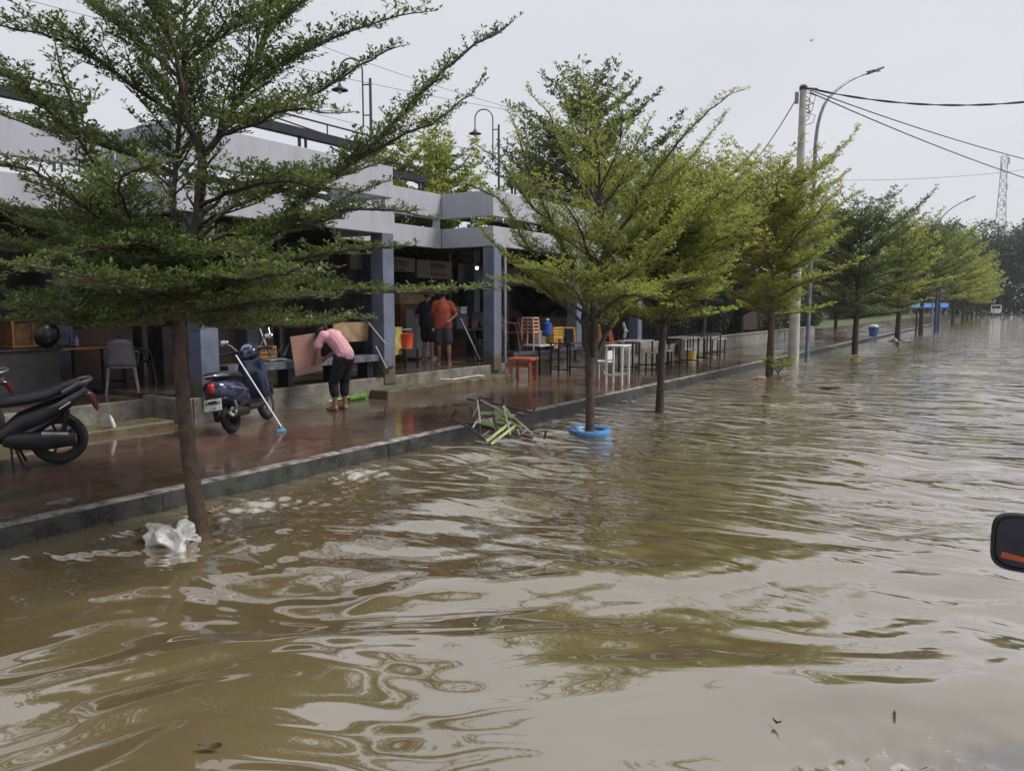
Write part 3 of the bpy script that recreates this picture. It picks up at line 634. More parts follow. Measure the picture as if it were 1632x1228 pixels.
p = atz(1518, 517); tiered(53, (p.x, p.y, 0), 8.6, 3.4, 2.2, 4.2, LG, BKD, 'tall spindly-topped tree next to the paired posts', .20, plume=4, tr=.16)
p = atz(1534, 514); tiered(59, (p.x, p.y, 0), 7.0, 3.2, 2.2, 4.6, LG, BKD, 'tree just beyond the paired posts, far down the row', .22, tr=.17)
far_lab = ['light green tree far down the row, under the distant curved lamp', 'autumn-tinted tree far down the row, beside the curved lamp', 'last but one tree at the far end of the row', 'farthest tree of the row, beside the distant lamp with a straight arm']
for i, (yy, hh, lm) in enumerate(((112, 6.6, LG), (126, 6.8, LY), (140, 7, LG), (156, 7.2, LG))):
    tiered(61+i, (-5.1, yy, 0), hh, 3.3, 2.0, 5.2, lm, BKD, far_lab[i], .27, tr=.17, tiers=9)
# trees behind the food court and beyond the pavement
GB = 'trees behind the food court'
for i, (u, d, H, R0, lm, lab) in enumerate((
    (930, 27, 9.4, 3.6, LD, 'dark tree rising behind the food court, above the yellow-green tree'),
    (700, 24, 6.6, 2.4, LG, 'light green feathery tree behind the roof between the two gooseneck lamps'),
    (600, 24, 6.5, 2.0, LG, 'thin light green treetop behind the roof rail'),
    (1035, 32, 7.6, 3.0, LB, 'dark tree behind the far end of the food court'),
    (1120, 30, 6.9, 3.0, LG, 'bright tree behind the slim dark-trunked tree'),
    (1180, 36, 7.2, 3.2, LB, 'dark tree beyond the black tables'),
    (1265, 38, 6.5, 2.6, LG, 'feathery tree rising just behind the concrete pole'),
    (1330, 55, 8.0, 3.6, LB, 'dark tree on the lawn right of the concrete pole'),
    (860, 30, 8.0, 3.0, LB, 'dark treetop behind the food court left of the tallest one'))):
    q = atd(u, 560, d); tiered(80+i, (q.x, q.y, .0), H, R0, 1.4 if lm is LB else 2.4, 2.5, lm, BKD, lab, .13, 'background_tree', GB, tr=.12, dens=1.0)
# hedge line past the food court and the big dark trees at the end
def blob_tree(seed, base, H, R, leafm, label, leaf=.5, n=2600, name='background_tree', group='big dark trees at the far end', squash=.5, z0=.04):
    rg = np.random.default_rng(seed); b = np.array(base, float)
    cl = rg.normal(0, 1, (40, 3)); cl /= np.linalg.norm(cl, axis=1)[:, None]; cl *= rg.uniform(.3, .85, (40, 1)); cl[:, 2] = np.abs(cl[:, 2])*1.0-.12
    ctr = b + np.array([0, 0, H*.42]) + cl*np.array([R, R, H*.52])
    idx = rg.integers(0, 40, n); v = rg.normal(0, 1, (n, 3)); v /= np.linalg.norm(v, axis=1)[:, None]
    P = ctr[idx] + v*rg.uniform(.5, 1.0, (n, 1))*np.array([R*.26, R*.26, H*.13])
    P[:, 2] = np.maximum(P[:, 2], b[2]+H*z0*rg.uniform(.3, 1, n))
    q = 6; k = n*q; P = np.repeat(P, q, 0)+rg.normal(0, leaf*.7, (k, 3))
    d = rg.normal(0, 1, (k, 3)); d[:, 2] *= .5; d /= np.linalg.norm(d, axis=1)[:, None]
    up = rg.normal(0, .5, (k, 3)); up[:, 2] += 1; sd = np.cross(d, up); sd /= np.linalg.norm(sd, axis=1)[:, None]
    ln = leaf*rg.uniform(.5, 1.2, k)[:, None]
    V = np.stack([P-d*ln*.5, P+sd*ln*.3, P+d*ln*.5, P-sd*ln*.3], 1).reshape(-1, 3) - b
    root = thing(name, label, 'tree', base, 0, group)
    o = rawmesh('crown', V, np.arange(4*k).reshape(-1, 4), leafm); o.parent = root
    mb = MB(); mb.tube([(0, 0, -.5), (R*.03, 0, H*.3), (0, R*.03, H*.6)], [H*.035, H*.028, H*.012], 8)
    for a in range(5):
        t = a*1.26+seed; mb.tube([(0, 0, H*.27), (math.cos(t)*R*.3, math.sin(t)*R*.3, H*.45), (math.cos(t)*R*.55, math.sin(t)*R*.55, H*.6)], [H*.016, H*.012, H*.005], 6)
    mb.build('trunk', BKD, root, True); return root
for i, (x, yy, H, R, lab) in enumerate(((-11, 190, 23, 14, 'huge dark tree at the end of the flooded street, left part of the clump'), (3, 194, 23.5, 14, 'huge dark tree at the end of the flooded street, at the right edge'), (-25, 200, 15, 10, 'lower dark tree left of the huge one at the street end'), (31, 205, 19, 14, 'dark tree beyond the right edge of the flooded street'), (-34, 190, 11, 10, 'dark tree far behind the street row'))):
    blob_tree(120+i, (x, yy, .2), H, R, LB, lab, .75, 6500)
# ================================================================ OBJECTS
WHT = mat('white_paint', (.70, .70, .70), .4, var=.08); BLK = mat('black_plastic', (.018, .018, .02), .4, var=.2)
BMET = mat('black_metal', (.02, .02, .023), .35, metal=.4); CHR = mat('chrome', (.6, .62, .66), .15, metal=1, var=.05)
RUB = mat('tyre_rubber', (.018, .018, .018), .75, var=.2, bump=.3, bscale=60); GRY = mat('grey_plastic', (.22, .22, .25), .45, var=.1)
ORG = mat('orange_plastic', (.62, .20, .08), .4, var=.08); PNK = mat('peach_plastic', (.60, .33, .22), .4, var=.08)
YEL = mat('yellow_plastic', (.55, .34, .05), .4, var=.12); REDP = mat('red_orange_paint', (.42, .10, .05), .45, var=.2)
BRN = mat('brown_board', (.16, .07, .03), .55, var=.25, scale=3); TAN = mat('tan_board', (.33, .22, .12), .6, var=.2, scale=4)
WTOP = mat('wet_white_top', (.62, .62, .62), .12, var=.1, scale=4, rv=.08); DTOP = mat('wet_dark_top', (.035, .035, .05), .12, var=.2)
def legs_table(name, label, cat, c, w_, d_, h, top, leg, rz=0, group=None, th=.035, lw=.035, stretch=.12, z0=0):
    o = thing(name, label, cat, c, rz, group)
    mb = MB(); mb.box((-w_/2, -d_/2, h-th), (w_/2, d_/2, h)); mb.build('tabletop', top, o, bevel=.006)
    for sx in (-1, 1):
        for s2 in (-1, 1):
            mb = MB(); x = sx*(w_/2-lw); y = s2*(d_/2-lw); mb.box((x-lw/2, y-lw/2, 0), (x+lw/2, y+lw/2, h-th)); mb.build('leg', leg, o)
    if stretch:
        for s2 in (-1, 1):
            mb = MB(); y = s2*(d_/2-lw); mb.box((-w_/2+lw*1.5, y-lw*.35, stretch), (w_/2-lw*1.5, y+lw*.35, stretch+lw*.8)); mb.build('stretcher', leg, o)
    return o
# --- scooters
def wheel(o, x, R_, w_, rimm, y=0):
    M = Matrix.Rotation(PI/2, 4, 'X')
    t = MB(); rr = w_/2
    prof = [(R_-rr*1.7, -rr*.75)] + [(R_-rr+rr*math.cos(a), rr*math.sin(a)) for a in [(-PI/2)+PI*i/8 for i in range(9)]] + [(R_-rr*1.7, rr*.75), (R_-rr*1.7, -rr*.75)]
    t.lathe(prof, (x, y, R_), 32, M); tt = t.build('wheel', RUB, o, True)
    r = MB(); r.lathe([(R_-rr*1.75, -rr*.6), (R_-rr*1.75, rr*.6)], (x, y, R_), 32, M); r.lathe([(R_-rr*2.2, -rr*.5), (R_-rr*1.72, -rr*.55), (R_-rr*1.72, rr*.55), (R_-rr*2.2, rr*.5), (R_-rr*2.2, -rr*.5)], (x, y, R_), 32, M)
    r.lathe([(0, -rr*1.1), (.045, -rr*1.1), (.045, rr*1.1), (0, rr*1.1)], (x, y, R_), 14, M)
    for i in range(5):
        a = i*2*PI/5; r.bar((x, y, R_), (x+math.cos(a)*(R_-rr*1.9), y, R_+math.sin(a)*(R_-rr*1.9)), .035, .022)
    r.build('rim', rimm, tt)
def mirror(o, a, b, c, hm, gm_):
    s = MB(); s.tube([a, b, c], .007, 6); m_ = s.build('mirror', hm, o, True)
    h = MB(); h.ball(c, (.022, .075, .045), 14, 8); h.build('mirror_head', gm_, m_, True)
NAVY = mat('navy_scooter_paint', (.014, .024, .065), .16, var=.1, coat=.6); VIO = mat('dark_violet_scooter_paint', (.022, .020, .038), .24, var=.1, coat=.4)
SEAT = mat('black_seat_vinyl', (.028, .027, .035), .42, var=.1, bump=.1); TL = mat('red_lens', (.36, .02, .02), .15, var=.05); DRL = mat('dark_red_lens', (.10, .008, .008), .15)
SILV = mat('silver_trim', (.45, .45, .5), .25, metal=.7)
def retro(loc, rz, lean):
    o = thing('scooter', 'navy retro scooter with red tail light and white number plate, seen from behind', 'scooter', loc, rz, None, rx=lean)
    wheel(o, 0, .245, .11, mat('dark_rim', (.05, .05, .055), .4, metal=.6)); wheel(o, 1.24, .245, .10, SILV)
    mb = MB(); mb.loft([(-.40, 0, .60, .05, .06, 2.3), (-.36, 0, .60, .13, .12, 2.4), (-.24, 0, .57, .19, .165, 2.3), (-.05, 0, .54, .215, .19, 2.2), (.15, 0, .51, .21, .19, 2.2), (.33, 0, .47, .18, .17, 2.4), (.45, 0, .42, .14, .14, 2.6), (.50, 0, .40, .12, .10, 3)], 28); mb.build('body', NAVY, o, True)
    mb = MB(); mb.loft([(.40, 0, .29, .12, .04, 4), (.6, 0, .27, .17, .04, 4), (.88, 0, .28, .17, .045, 4), (1.0, 0, .34, .16, .07, 3)], 20); mb.build('footboard', BLK, o, True)
    mb = MB()
    mb.loft([(.93, 0, .60, .17, .30, 3.0), (.97, 0, .61, .215, .35, 2.8), (1.03, 0, .62, .20, .36, 2.6), (1.10, 0, .62, .13, .33, 2.3), (1.16, 0, .60, .06, .26, 2)], 28); mb.build('leg_shield', NAVY, o, True)
    mb = MB(); mb.tube([(1.02, 0, .95), (1.12, 0, .62), (1.24, 0, .26)], [.05, .04, .03], 10); mb.build('fork', BLK, o, True)
    mb = MB(); mb.loft([(.96, 0, .40, .05, .05, 2), (1.02, 0, .48, .085, .06, 2.4), (1.24, 0, .525, .09, .05, 2.4), (1.44, 0, .47, .08, .06, 2.4), (1.51, 0, .38, .05, .05, 2)], 18); mb.build('front_fender', NAVY, o, True)
    mb = MB(); mb.loft([(-.33, 0, .775, .08, .03, 2.5), (-.26, 0, .79, .135, .05, 2.6), (0, 0, .775, .15, .055, 2.6), (.25, 0, .75, .14, .055, 2.6), (.40, 0, .72, .10, .05, 2.4), (.46, 0, .70, .05, .03, 2)], 22); mb.build('seat', SEAT, o, True)
    mb = MB(); mb.loft([(.88, 0, 1.00, .07, .05, 2.3), (.93, 0, 1.01, .13, .085, 2.4), (1.03, 0, 1.01, .15, .095, 2.4), (1.12, 0, 1.00, .10, .08, 2.2), (1.15, 0, .99, .06, .05, 2)], 22); mb.build('headset', NAVY, o, True)
    mb = MB(); Mx = Matrix.Rotation(math.radians(-48), 4, 'Y'); mb.lathe([(0, .0), (.075, 0), (.082, -.01), (.08, -.03)], (.925, 0, 1.085), 22, Mx); mb.build('speedometer', mat('meter_glass', (.22, .22, .26), .1, spec=.8), o, True)
    mb = MB(); mb.tube([(.93, .36, 1.03), (1.0, .2, 1.05), (1.02, 0, 1.04), (1.0, -.2, 1.05), (.93, -.36, 1.03)], .014, 8); hb = mb.build('handlebar', BMET, o, True)
    for s_ in (-1, 1):
        mb = MB(); mb.tube([(.965, s_*.24, 1.045), (.92, s_*.38, 1.03)], .019, 10); mb.build('grip', BLK, hb, True)
        mb = MB(); mb.tube([(1.02, s_*.18, 1.05), (1.02, s_*.36, 1.045)], .006, 6); mb.build('brake_lever', CHR, hb, True)
        mirror(o, (1.0, s_*.17, 1.06), (.98, s_*.24, 1.15), (.96, s_*.33, 1.20), CHR, CHR)
    mb = MB(); mb.loft([(-.425, 0, .63, .03, .05, 2.4), (-.41, 0, .63, .045, .065, 2.6), (-.37, 0, .63, .06, .08, 2.6), (-.33, 0, .63, .05, .06, 2.4)], 18); mb.build('tail_light', TL, o, True)
    mb = MB(); mb.box((-.40, -.05, .34), (-.37, .05, .56)); mb.loft([(-.44, 0, .46, .06, .015, 3), (-.2, 0, .5, .08, .02, 3)], 12); mb.build('plate_holder', BLK, o)
    pl_ = MB(); Mp = Matrix.Translation((-.425, 0, .43)) @ Matrix.Rotation(math.radians(14), 4, 'Y'); pl_.box((-.004, -.115, -.075), (.004, .115, .075), Mp); pp = pl_.build('number_plate', mat('plate_white', (.62, .62, .60), .5), o, bevel=.003)
    textmesh('lettering', 'KT 3704', .055, INK, pp, Mp @ Matrix.Translation((-.006, 0, .02)) @ Matrix.Rotation(-PI/2, 4, 'Z') @ Matrix.Rotation(PI/2, 4, 'X'), .001)
    textmesh('lettering', '11.28', .036, INK, pp, Mp @ Matrix.Translation((-.006, 0, -.045)) @ Matrix.Rotation(-PI/2, 4, 'Z') @ Matrix.Rotation(PI/2, 4, 'X'), .001)
    mb = MB(); mb.loft([(-.26, -.17, .30, .05, .05, 2), (-.22, -.17, .30, .065, .065, 2), (.16, -.16, .26, .06, .06, 2), (.24, -.15, .25, .03, .03, 2)], 16); ex = mb.build('exhaust', BLK, o, True)
    mb = MB(); mb.lathe([(.02, 0), (.062, .005), (.066, .02), (.05, .03)], (-.26, -.17, .30), 18, Matrix.Rotation(-PI/2, 4, 'Y')); mb.build('heat_shield', CHR, ex, True)
    mb = MB(); mb.loft([(-.12, .13, .26, .04, .08, 3), (.1, .13, .27, .05, .10, 3), (.42, .08, .30, .06, .09, 3)], 14); mb.build('engine_case', BMET, o, True)
    mb = MB(); mb.tube([(-.05, -.14, .24), (-.14, -.15, .52)], .026, 10); mb.build('shock_absorber', CHR, o, True)
    mb = MB(); mb.loft([(-.34, 0, .30, .03, .04, 2), (-.28, 0, .42, .06, .05, 2.4), (-.05, 0, .515, .07, .03, 2.6), (.2, 0, .46, .06, .04, 2.4)], 12); mb.build('rear_fender', BLK, o, True)
    mb = MB(); mb.tube([(-.02, .13, .76), (-.25, .13, .78), (-.37, .07, .79), (-.37, -.07, .79), (-.25, -.13, .78), (-.02, -.13, .76)], .012, 8); mb.build('grab_rail', CHR, o, True)
    mb = MB(); mb.tube([(.45, .12, .25), (.40, .30, .0)], .012, 6); mb.build('side_stand', BMET, o, True)
    mb = MB(); mb.tube([(-.34, .135, .63), (-.15, .205, .60), (.1, .215, .56), (.3, .18, .53)], .008, 6); mb.tube([(-.34, -.135, .63), (-.15, -.205, .60), (.1, -.215, .56), (.3, -.18, .53)], .008, 6); mb.build('body_trim', SILV, o, True)
    return o
pr = atz(372, 690, .18); pf = atz(428, 668, .18)
hd = math.atan2(pf.y-pr.y, pf.x-pr.x)
retro((pr.x, pr.y, .18), hd, -math.radians(9))
def sport(loc, rz, lean, label):
    o = thing('scooter', label, 'scooter', loc, rz, 'dark scooters parked at the left', rx=lean)
    dr = mat('black_rim', (.025, .025, .03), .4, metal=.5)
    wheel(o, 0, .275, .10, dr); wheel(o, 1.26, .275, .09, dr)
    # side body sweeping up to the tail
    for s_ in (-1, 1):
        mb = MB(); ol = [(.50, .36), (.42, .50), (.15, .60), (-.15, .71), (-.42, .82), (-.47, .80), (-.40, .71), (-.18, .58), (.05, .47), (.25, .36), (.34, .27), (.50, .25)]
        mb.prism(ol, .05, Matrix.Translation((0, s_*.13, 0)) @ Matrix.Rotation(s_*math.radians(7), 4, 'X')); mb.build('side_panel', VIO, o, bevel=.018)
        mb = MB(); mb.prism([(.10, .625), (-.2, .745), (-.46, .845), (-.50, .83), (-.44, .78), (-.12, .66)], .03, Matrix.Translation((0, s_*.155, .0))); mb.build('tail_trim', mat('satin_violet_trim', (.13, .125, .165), .3, metal=.3), o, bevel=.01)
    mb = MB(); mb.loft([(-.42, 0, .75, .07, .04, 2.5), (-.2, 0, .66, .11, .08, 2.5), (.1, 0, .56, .12, .12, 2.5), (.35, 0, .45, .12, .13, 2.5), (.52, 0, .34, .14, .08, 3), (.9, 0, .32, .14, .06, 3), (1.0, 0, .4, .13, .1, 3)], 20); mb.build('body', BLK, o, True)
    mb = MB(); mb.loft([(-.40, 0, .875, .06, .02, 2.4), (-.32, 0, .87, .12, .04, 2.6), (-.05, 0, .80, .145, .055, 2.6), (.06, 0, .765, .15, .055, 2.6), (.25, 0, .73, .15, .06, 2.6), (.45, 0, .70, .10, .06, 2.4), (.55, 0, .68, .05, .04, 2)], 22); mb.build('seat', SEAT, o, True)
    mb = MB(); mb.tube([(-.15, .15, .80), (-.38, .14, .885), (-.53, .09, .905), (-.56, 0, .905), (-.53, -.09, .905), (-.38, -.14, .885), (-.15, -.15, .80)], .019, 10); mb.build('grab_rail', mat('satin_grey_rail', (.20, .195, .23), .3, metal=.4), o, True)
    for s_ in (-1, 1):
        mb = MB(); mb.prism([(-.44, .76), (-.53, .77), (-.60, .70), (-.64, .56), (-.58, .60), (-.50, .70)], .04, Matrix.Translation((0, s_*.085, 0))); mb.build('tail_light', DRL, o, bevel=.012)
    mb = MB(); mb.loft([(-.56, 0, .745, .07, .02, 2.5), (-.50, 0, .755, .09, .04, 2.5), (-.40, 0, .76, .08, .04, 2.5)], 14); mb.build('tail_cap', VIO, o, True)
    mb = MB(); mb.loft([(-.36, 0, .34, .03, .02, 2.4), (-.30, 0, .46, .06, .03, 2.4), (-.12, 0, .57, .07, .025, 2.4), (.15, 0, .55, .07, .03, 2.4)], 14); mb.build('rear_fender', BLK, o, True)
    mb = MB(); mb.loft([(-.16, .12, .29, .04, .07, 3), (.08, .13, .30, .055, .10, 3), (.35, .12, .30, .06, .09, 3), (.48, .09, .31, .04, .06, 3)], 16); ec = mb.build('engine_case', BLK, o, True)
    mb = MB(); mb.loft([(-.1, .175, .36, .012, .02, 3), (.14, .185, .38, .015, .03, 3)], 10); mb.build('case_badge', SILV, ec, True)
    mb = MB(); mb.tube([(-.04, .10, .33), (-.10, .11, .60)], .026, 10); mb.build('shock_absorber', BMET, o, True)
    mb = MB(); mb.tube([(-.30, -.15, .34), (.15, -.15, .28), (.3, -.12, .26)], [.055, .055, .02], 12); mb.build('exhaust', GRY, o, True)
    for s_ in (-1, 1):
        mb = MB(); mb.tube([(-.10, s_*.172, .63), (-.26, s_*.172, .70)], .009, 6); mb.build('trim_strip', CHR, o, True)
    mb = MB(); mb.tube([(.42, .12, .24), (.40, .25, .0), (.34, .26, 0)], .012, 6); mb.build('side_stand', BMET, o, True)
    mb = MB(); mb.tube([(.40, .05, .24), (.32, .13, .02), (.27, .15, .02)], .014, 6); mb.tube([(.40, -.05, .24), (.32, -.13, .02)], .014, 6); mb.build('centre_stand', BMET, o, True)
    mb = MB(); mb.loft([(.93, 0, .60, .14, .26, 2.6), (1.0, 0, .63, .20, .33, 2.4), (1.1, 0, .64, .15, .30, 2.2), (1.2, 0, .62, .06, .22, 2)], 22); mb.build('leg_shield', VIO, o, True)
    mb = MB(); mb.loft([(1.0, 0, .45, .05, .04, 2.2), (1.26, 0, .57, .07, .03, 2.2), (1.5, 0, .46, .05, .04, 2.2)], 14); mb.build('front_fender', VIO, o, True)
    mb = MB(); mb.tube([(1.05, 0, .9), (1.26, 0, .275)], .035, 8); mb.build('fork', BLK, o, True)
    mb = MB(); mb.loft([(.9, 0, 1.0, .08, .04, 2.4), (1.0, 0, 1.02, .13, .08, 2.4), (1.15, 0, .97, .07, .06, 2.2)], 18); mb.build('headset', VIO, o, True)
    mb = MB(); mb.tube([(.86, .34, 1.02), (1.0, .12, 1.02), (1.0, -.12, 1.02), (.86, -.34, 1.02)], .018, 8); mb.build('handlebar', BLK, o, True)
    for s_ in (-1, 1): mirror(o, (.96, s_*.2, 1.04), (.94, s_*.26, 1.15), (.92, s_*.30, 1.22), BLK, BLK)
    for ch in o.children:
        if ch.name.split('.')[0] not in ('wheel', 'engine_case', 'centre_stand', 'shock_absorber'):
            for v_ in ch.data.vertices:
                if v_.co.x < .1: v_.co.x = .1+(v_.co.x-.1)*.66
    return o
q = atz(97, 738, .18); hd2 = math.atan2(-.86, -.50)
s1 = sport((q.x, q.y, .18), hd2, -math.radians(6), 'dark violet scooter at the left edge, its tail and rear wheel towards the tree')
q2 = atz(40, 706, .18); dup(s1, (q2.x-.35, q2.y-.35, .18), hd2+.15, 'second dark scooter, mostly hidden behind the first at the left edge')
# mop leaning on the retro scooter
a = atz(450, 688, .18); b_ = atd(376, 566, (a-Vector((0, 0, CH))).dot(_F)+.45)
o = thing('mop', 'long white handled mop with a teal head leaning on the navy scooter', 'mop', a)
mb = MB(); mb.tube([(0, 0, .05), b_-a], .011, 8); mb.build('handle', WHT, o, True)
mb = MB(); mb.tube([(0, 0, .04), (b_-a)*.06+Vector((0, 0, .02))], [.03, .016], 8); mb.ball((0, 0, .025), (.055, .05, .03)); rr = random.Random(2)
for i in range(26): t = rr.uniform(0, 6.28); mb.tube([(0, 0, .05), (math.cos(t)*.05, math.sin(t)*.05, .03), (math.cos(t)*rr.uniform(.05, .085), math.sin(t)*.07, .004)], .007, 4)
mb.build('mop_head', mat('teal_mop', (.08, .30, .38), .7), o, True)
# bench along the terrace
o = thing('bench', 'grey concrete bench running along the terrace edge behind the bending woman', 'bench', (-10.02, 9.1, .53))
mb = MB(); mb.box((-.2, -1.75, .30), (.17, 1.55, .42)); mb.build('seat', mat('bench_grey', (.13, .135, .17), .25, var=.2, rv=.1), o, bevel=.01)
for yy in (-1.5, -.5, .5, 1.35):
    mb = MB(); mb.box((-.15, yy-.06, 0), (.10, yy+.06, .30)); mb.build('leg', ST, o)
# tiled board held by the woman
def panel(name, label, cat, c4, th, m, group=None):
    c4 = [Vector(p) for p in c4]; n = (c4[1]-c4[0]).cross(c4[3]-c4[0]).normalized()*th; c0 = sum(c4, Vector())/4
    mb = MB(); mb.add([p-c0 for p in c4]+[p-c0+n for p in c4], [(0, 1, 2, 3), (7, 6, 5, 4), (0, 4, 5, 1), (1, 5, 6, 2), (2, 6, 7, 3), (3, 7, 4, 0)])
    ob = mb.build(name, m, None, bevel=.004); ob.location = c0; tag(ob, label, cat, group); return ob
m, t, b = node_mat('pinkish_tile_board'); bk = t.nodes.new('ShaderNodeTexBrick'); tcx = t.nodes.new('ShaderNodeTexCoord')
mpx = t.nodes.new('ShaderNodeMapping'); mpx.inputs['Rotation'].default_value = (PI/2, 0, .2)
t.links.new(tcx.outputs['Object'], mpx.inputs[0]); t.links.new(mpx.outputs[0], bk.inputs['Vector'])
bk.inputs['Scale'].default_value = 1; bk.offset = 0; bk.inputs['Brick Width'].default_value = .105; bk.inputs['Row Height'].default_value = .105; bk.inputs['Mortar Size'].default_value = .003
bk.inputs['Color1'].default_value = (.36, .19, .15, 1); bk.inputs['Color2'].default_value = (.31, .165, .13, 1); bk.inputs['Mortar'].default_value = (.24, .13, .11, 1)
t.links.new(bk.outputs['Color'], b.inputs['Base Color']); b.inputs['Roughness'].default_value = .4; TILE = m
dW = 12.55
panel('tabletop_board', 'square pinkish tiled board held upright beside the bending woman', 'board', [atd(471, 600, dW-.1), atd(514, 590, dW+.05), atd(508, 530, dW+.1), atd(462, 537, dW-.05)], .03, TILE)
panel('display_board', 'long tan board standing on the bench behind the bending woman', 'board', [atx(528, 546, -10.15), atx(584, 543, -10.15), atx(586, 513, -10.15), atx(530, 514, -10.15)], .03, TAN)
panel('yellow_board', 'narrow yellow board leaning beside the grey column', 'board', [atx(628, 566, -10.9), atx(639, 564, -10.9), atx(639, 521, -10.9), atx(628, 521, -10.9)], .03, mat('dull_yellow', (.42, .34, .10), .5))
# squeegees on the column
def squeegee(p, q, w_, dirv, label, hm, bm_, group='cleaning tools'):
    p = Vector(p); q = Vector(q); o = thing('squeegee', label, 'squeegee', p, 0, group)
    mb = MB(); mb.tube([(0, 0, 0), q-p], .012, 8); mb.build('handle', hm, o, True)
    mb = MB(); d = Vector(dirv).normalized()*w_/2; mb.bar(-d, d, .03, .05); mb.build('blade', bm_, o); return o
squeegee(atx(617, 588, -9.70), atx(599, 552, -9.62), .30, (0, 1, .2), 'squeegee leaning on the column below the other one, blade down', WHT, BLK)
squeegee(atx(586, 513, -9.75), atx(615, 548, -9.55), .32, (.2, 1, -.4), 'squeegee with its black blade up, against the grey column', mat('silver_handle', (.4, .4, .42), .3), BLK)
squeegee(atz(766, 575, .53), atz(766, 575, .53)+(atx(734, 507, -10.9)-atz(766, 575, .53)), .26, (.3, 1, 0), 'white-handled floor squeegee leaning on the crates behind the corner column', WHT, BLK)
# broom green
o = thing('broom', 'bright green broom lying at the foot of the terrace behind the woman', 'broom', atz(560, 636, .18)+Vector((.15, 0, .03)))
mb = MB(); mb.bar((0, -.22, .02), (0, .22, .03), .07, .06); mb.build('brush', mat('lime_plastic', (.08, .27, .02), .5), o, bevel=.01)
mb = MB(); mb.tube([(0, -.2, .04), (.05, -.75, .03)], .012, 8); mb.build('handle', mat('pale_green_stick', (.45, .6, .3), .4), o, True)
# upturned folding chair on the bench + crates
o = thing('folding_chair', 'upturned silver folding chair with thin bright legs on the bench', 'chair', atx(432, 572, -10.1))
def seg(mb, u0, v0, u1, v1, x0, x1, r=.011): mb.tube([atx(u0, v0, x0)-o.location, atx(u1, v1, x1)-o.location], r, 6)
for (u0, v0, u1, v1, x0, x1) in ((411, 515, 424, 550, -10.1, -9.95), (424, 550, 432, 572, -9.95, -10), (421, 546, 440, 567, -10, -10.1), (449, 549, 440, 567, -10.3, -10.1), (427, 518, 431, 536, -10.4, -10.3), (460, 548, 452, 566, -10.3, -10.15)):
    mb = MB(); seg(mb, u0, v0, u1, v1, x0, x1, .012); mb.build('frame_tube', CHR, o, True)
mb = MB(); pz = atx(438, 573, -10.1)-o.location; mb.cbox(pz, (.2, .36, .03), 0); mb.build('seat', GRY, o, bevel=.01)
def crate(c, w_, d_, h, m, label, rz=0, group='plastic crates'):
    o = thing('crate', label, 'crate', c, rz, group); mb = MB(); t_ = .015
    for s_ in (-1, 1):
        for a0, b0 in ((0, .16), (.30, .42), (.56, .68), (.84, 1.0)):
            mb.box((-w_/2, s_*d_/2-t_/2, h*a0), (w_/2, s_*d_/2+t_/2, h*b0)); mb.box((s_*w_/2-t_/2, -d_/2, h*a0+.001), (s_*w_/2+t_/2, d_/2, h*b0-.001))
        for k in range(6):
            f = -1+2*k/5; mb.box((f*w_/2*.96-t_/2, s_*d_/2-t_*.6, 0.002), (f*w_/2*.96+t_/2, s_*d_/2+t_*.6, h-.002)); mb.box((s_*w_/2-t_*.6, f*d_/2*.94-t_/2, .002), (s_*w_/2+t_*.6, f*d_/2*.94+t_/2, h-.002))
    mb.build('crate_wall', m, o); mb = MB(); mb.box((-w_/2, -d_/2, -.001), (w_/2, d_/2, .02)); mb.build('crate_base', m, o); return o
crate(atx(415, 575, -10.9)-Vector((0, 0, .02)), .35, .4, .28, mat('ochre_wood', (.32, .17, .05), .6), 'ochre crate on the floor behind the navy scooter')
# zone one: table, chair, wok, cabinet
q = atz(128, 553, 1.19); legs_table('table', 'orange-edged wooden table in the dark left bay', 'table', (q.x-.1, q.y, .46), .75, 1.25, .74, mat('orange_wood', (.38, .16, .07), .35, var=.2), BMET, 0)
for (u, v, hh, rr_, mm, lb) in ((114, 549, .24, .035, mat('blue_glass', (.10, .13, .35), .1), 'blue bottle on the orange-edged table'), (122, 550, .16, .04, mat('pale_cup', (.4, .42, .45), .3), 'pale cup on the orange-edged table')):
    ob = MB().lathe([(0, 0), (rr_, 0), (rr_, hh*.6), (rr_*.4, hh*.8), (rr_*.4, hh), (0, hh)], n=14).build('bottle', mm, None, True); q_ = atz(u, v, 1.2); ob.location = (q_.x, q_.y, 1.2); tag(ob, lb, 'bottle')
def mono_chair(c, rz, m, label, group=None, name='plastic_chair'):
    o = thing(name, label, 'chair', c, rz, group)
    mb = MB(); mb.loft([(-.2, 0, .43, .18, .012, 4), (0, 0, .425, .21, .014, 4), (.22, 0, .435, .20, .015, 4)], 20); mb.build('seat', m, o, True)
    mb = MB()
    vs = []; fs = []
    for i in range(7):
        for j in range(7):
            yy = (-.5+j/6)*(.42-.08*(i/6)**2); z = .43+.45*i/6-.05*(abs(j-3)/3)**2*(i/6); vs.append((-.2-.10*i/6+.05*(abs(j-3)/3)**2, yy, z))
    fs = [(i*7+j, i*7+j+1, (i+1)*7+j+1, (i+1)*7+j) for i in range(6) for j in range(6)]
    mb.add(vs, fs); ob = mb.build('backrest', m, o, True); sf = ob.modifiers.new('s', 'SOLIDIFY'); sf.thickness = .012
    for sx, s2 in ((-1, -1), (-1, 1), (1, -1), (1, 1)):
        mb = MB(); mb.tube([(sx*.19, s2*.18, .43), (sx*.24, s2*.23, 0)], [.028, .02], 6); mb.build('leg', m, o, True)
    for s2 in (-1, 1):
        mb = MB(); mb.tube([(-.26, s2*.21, .68), (-.05, s2*.25, .66), (.14, s2*.25, .64), (.20, s2*.22, .43)], .017, 6); mb.build('armrest', m, o, True)
    return o
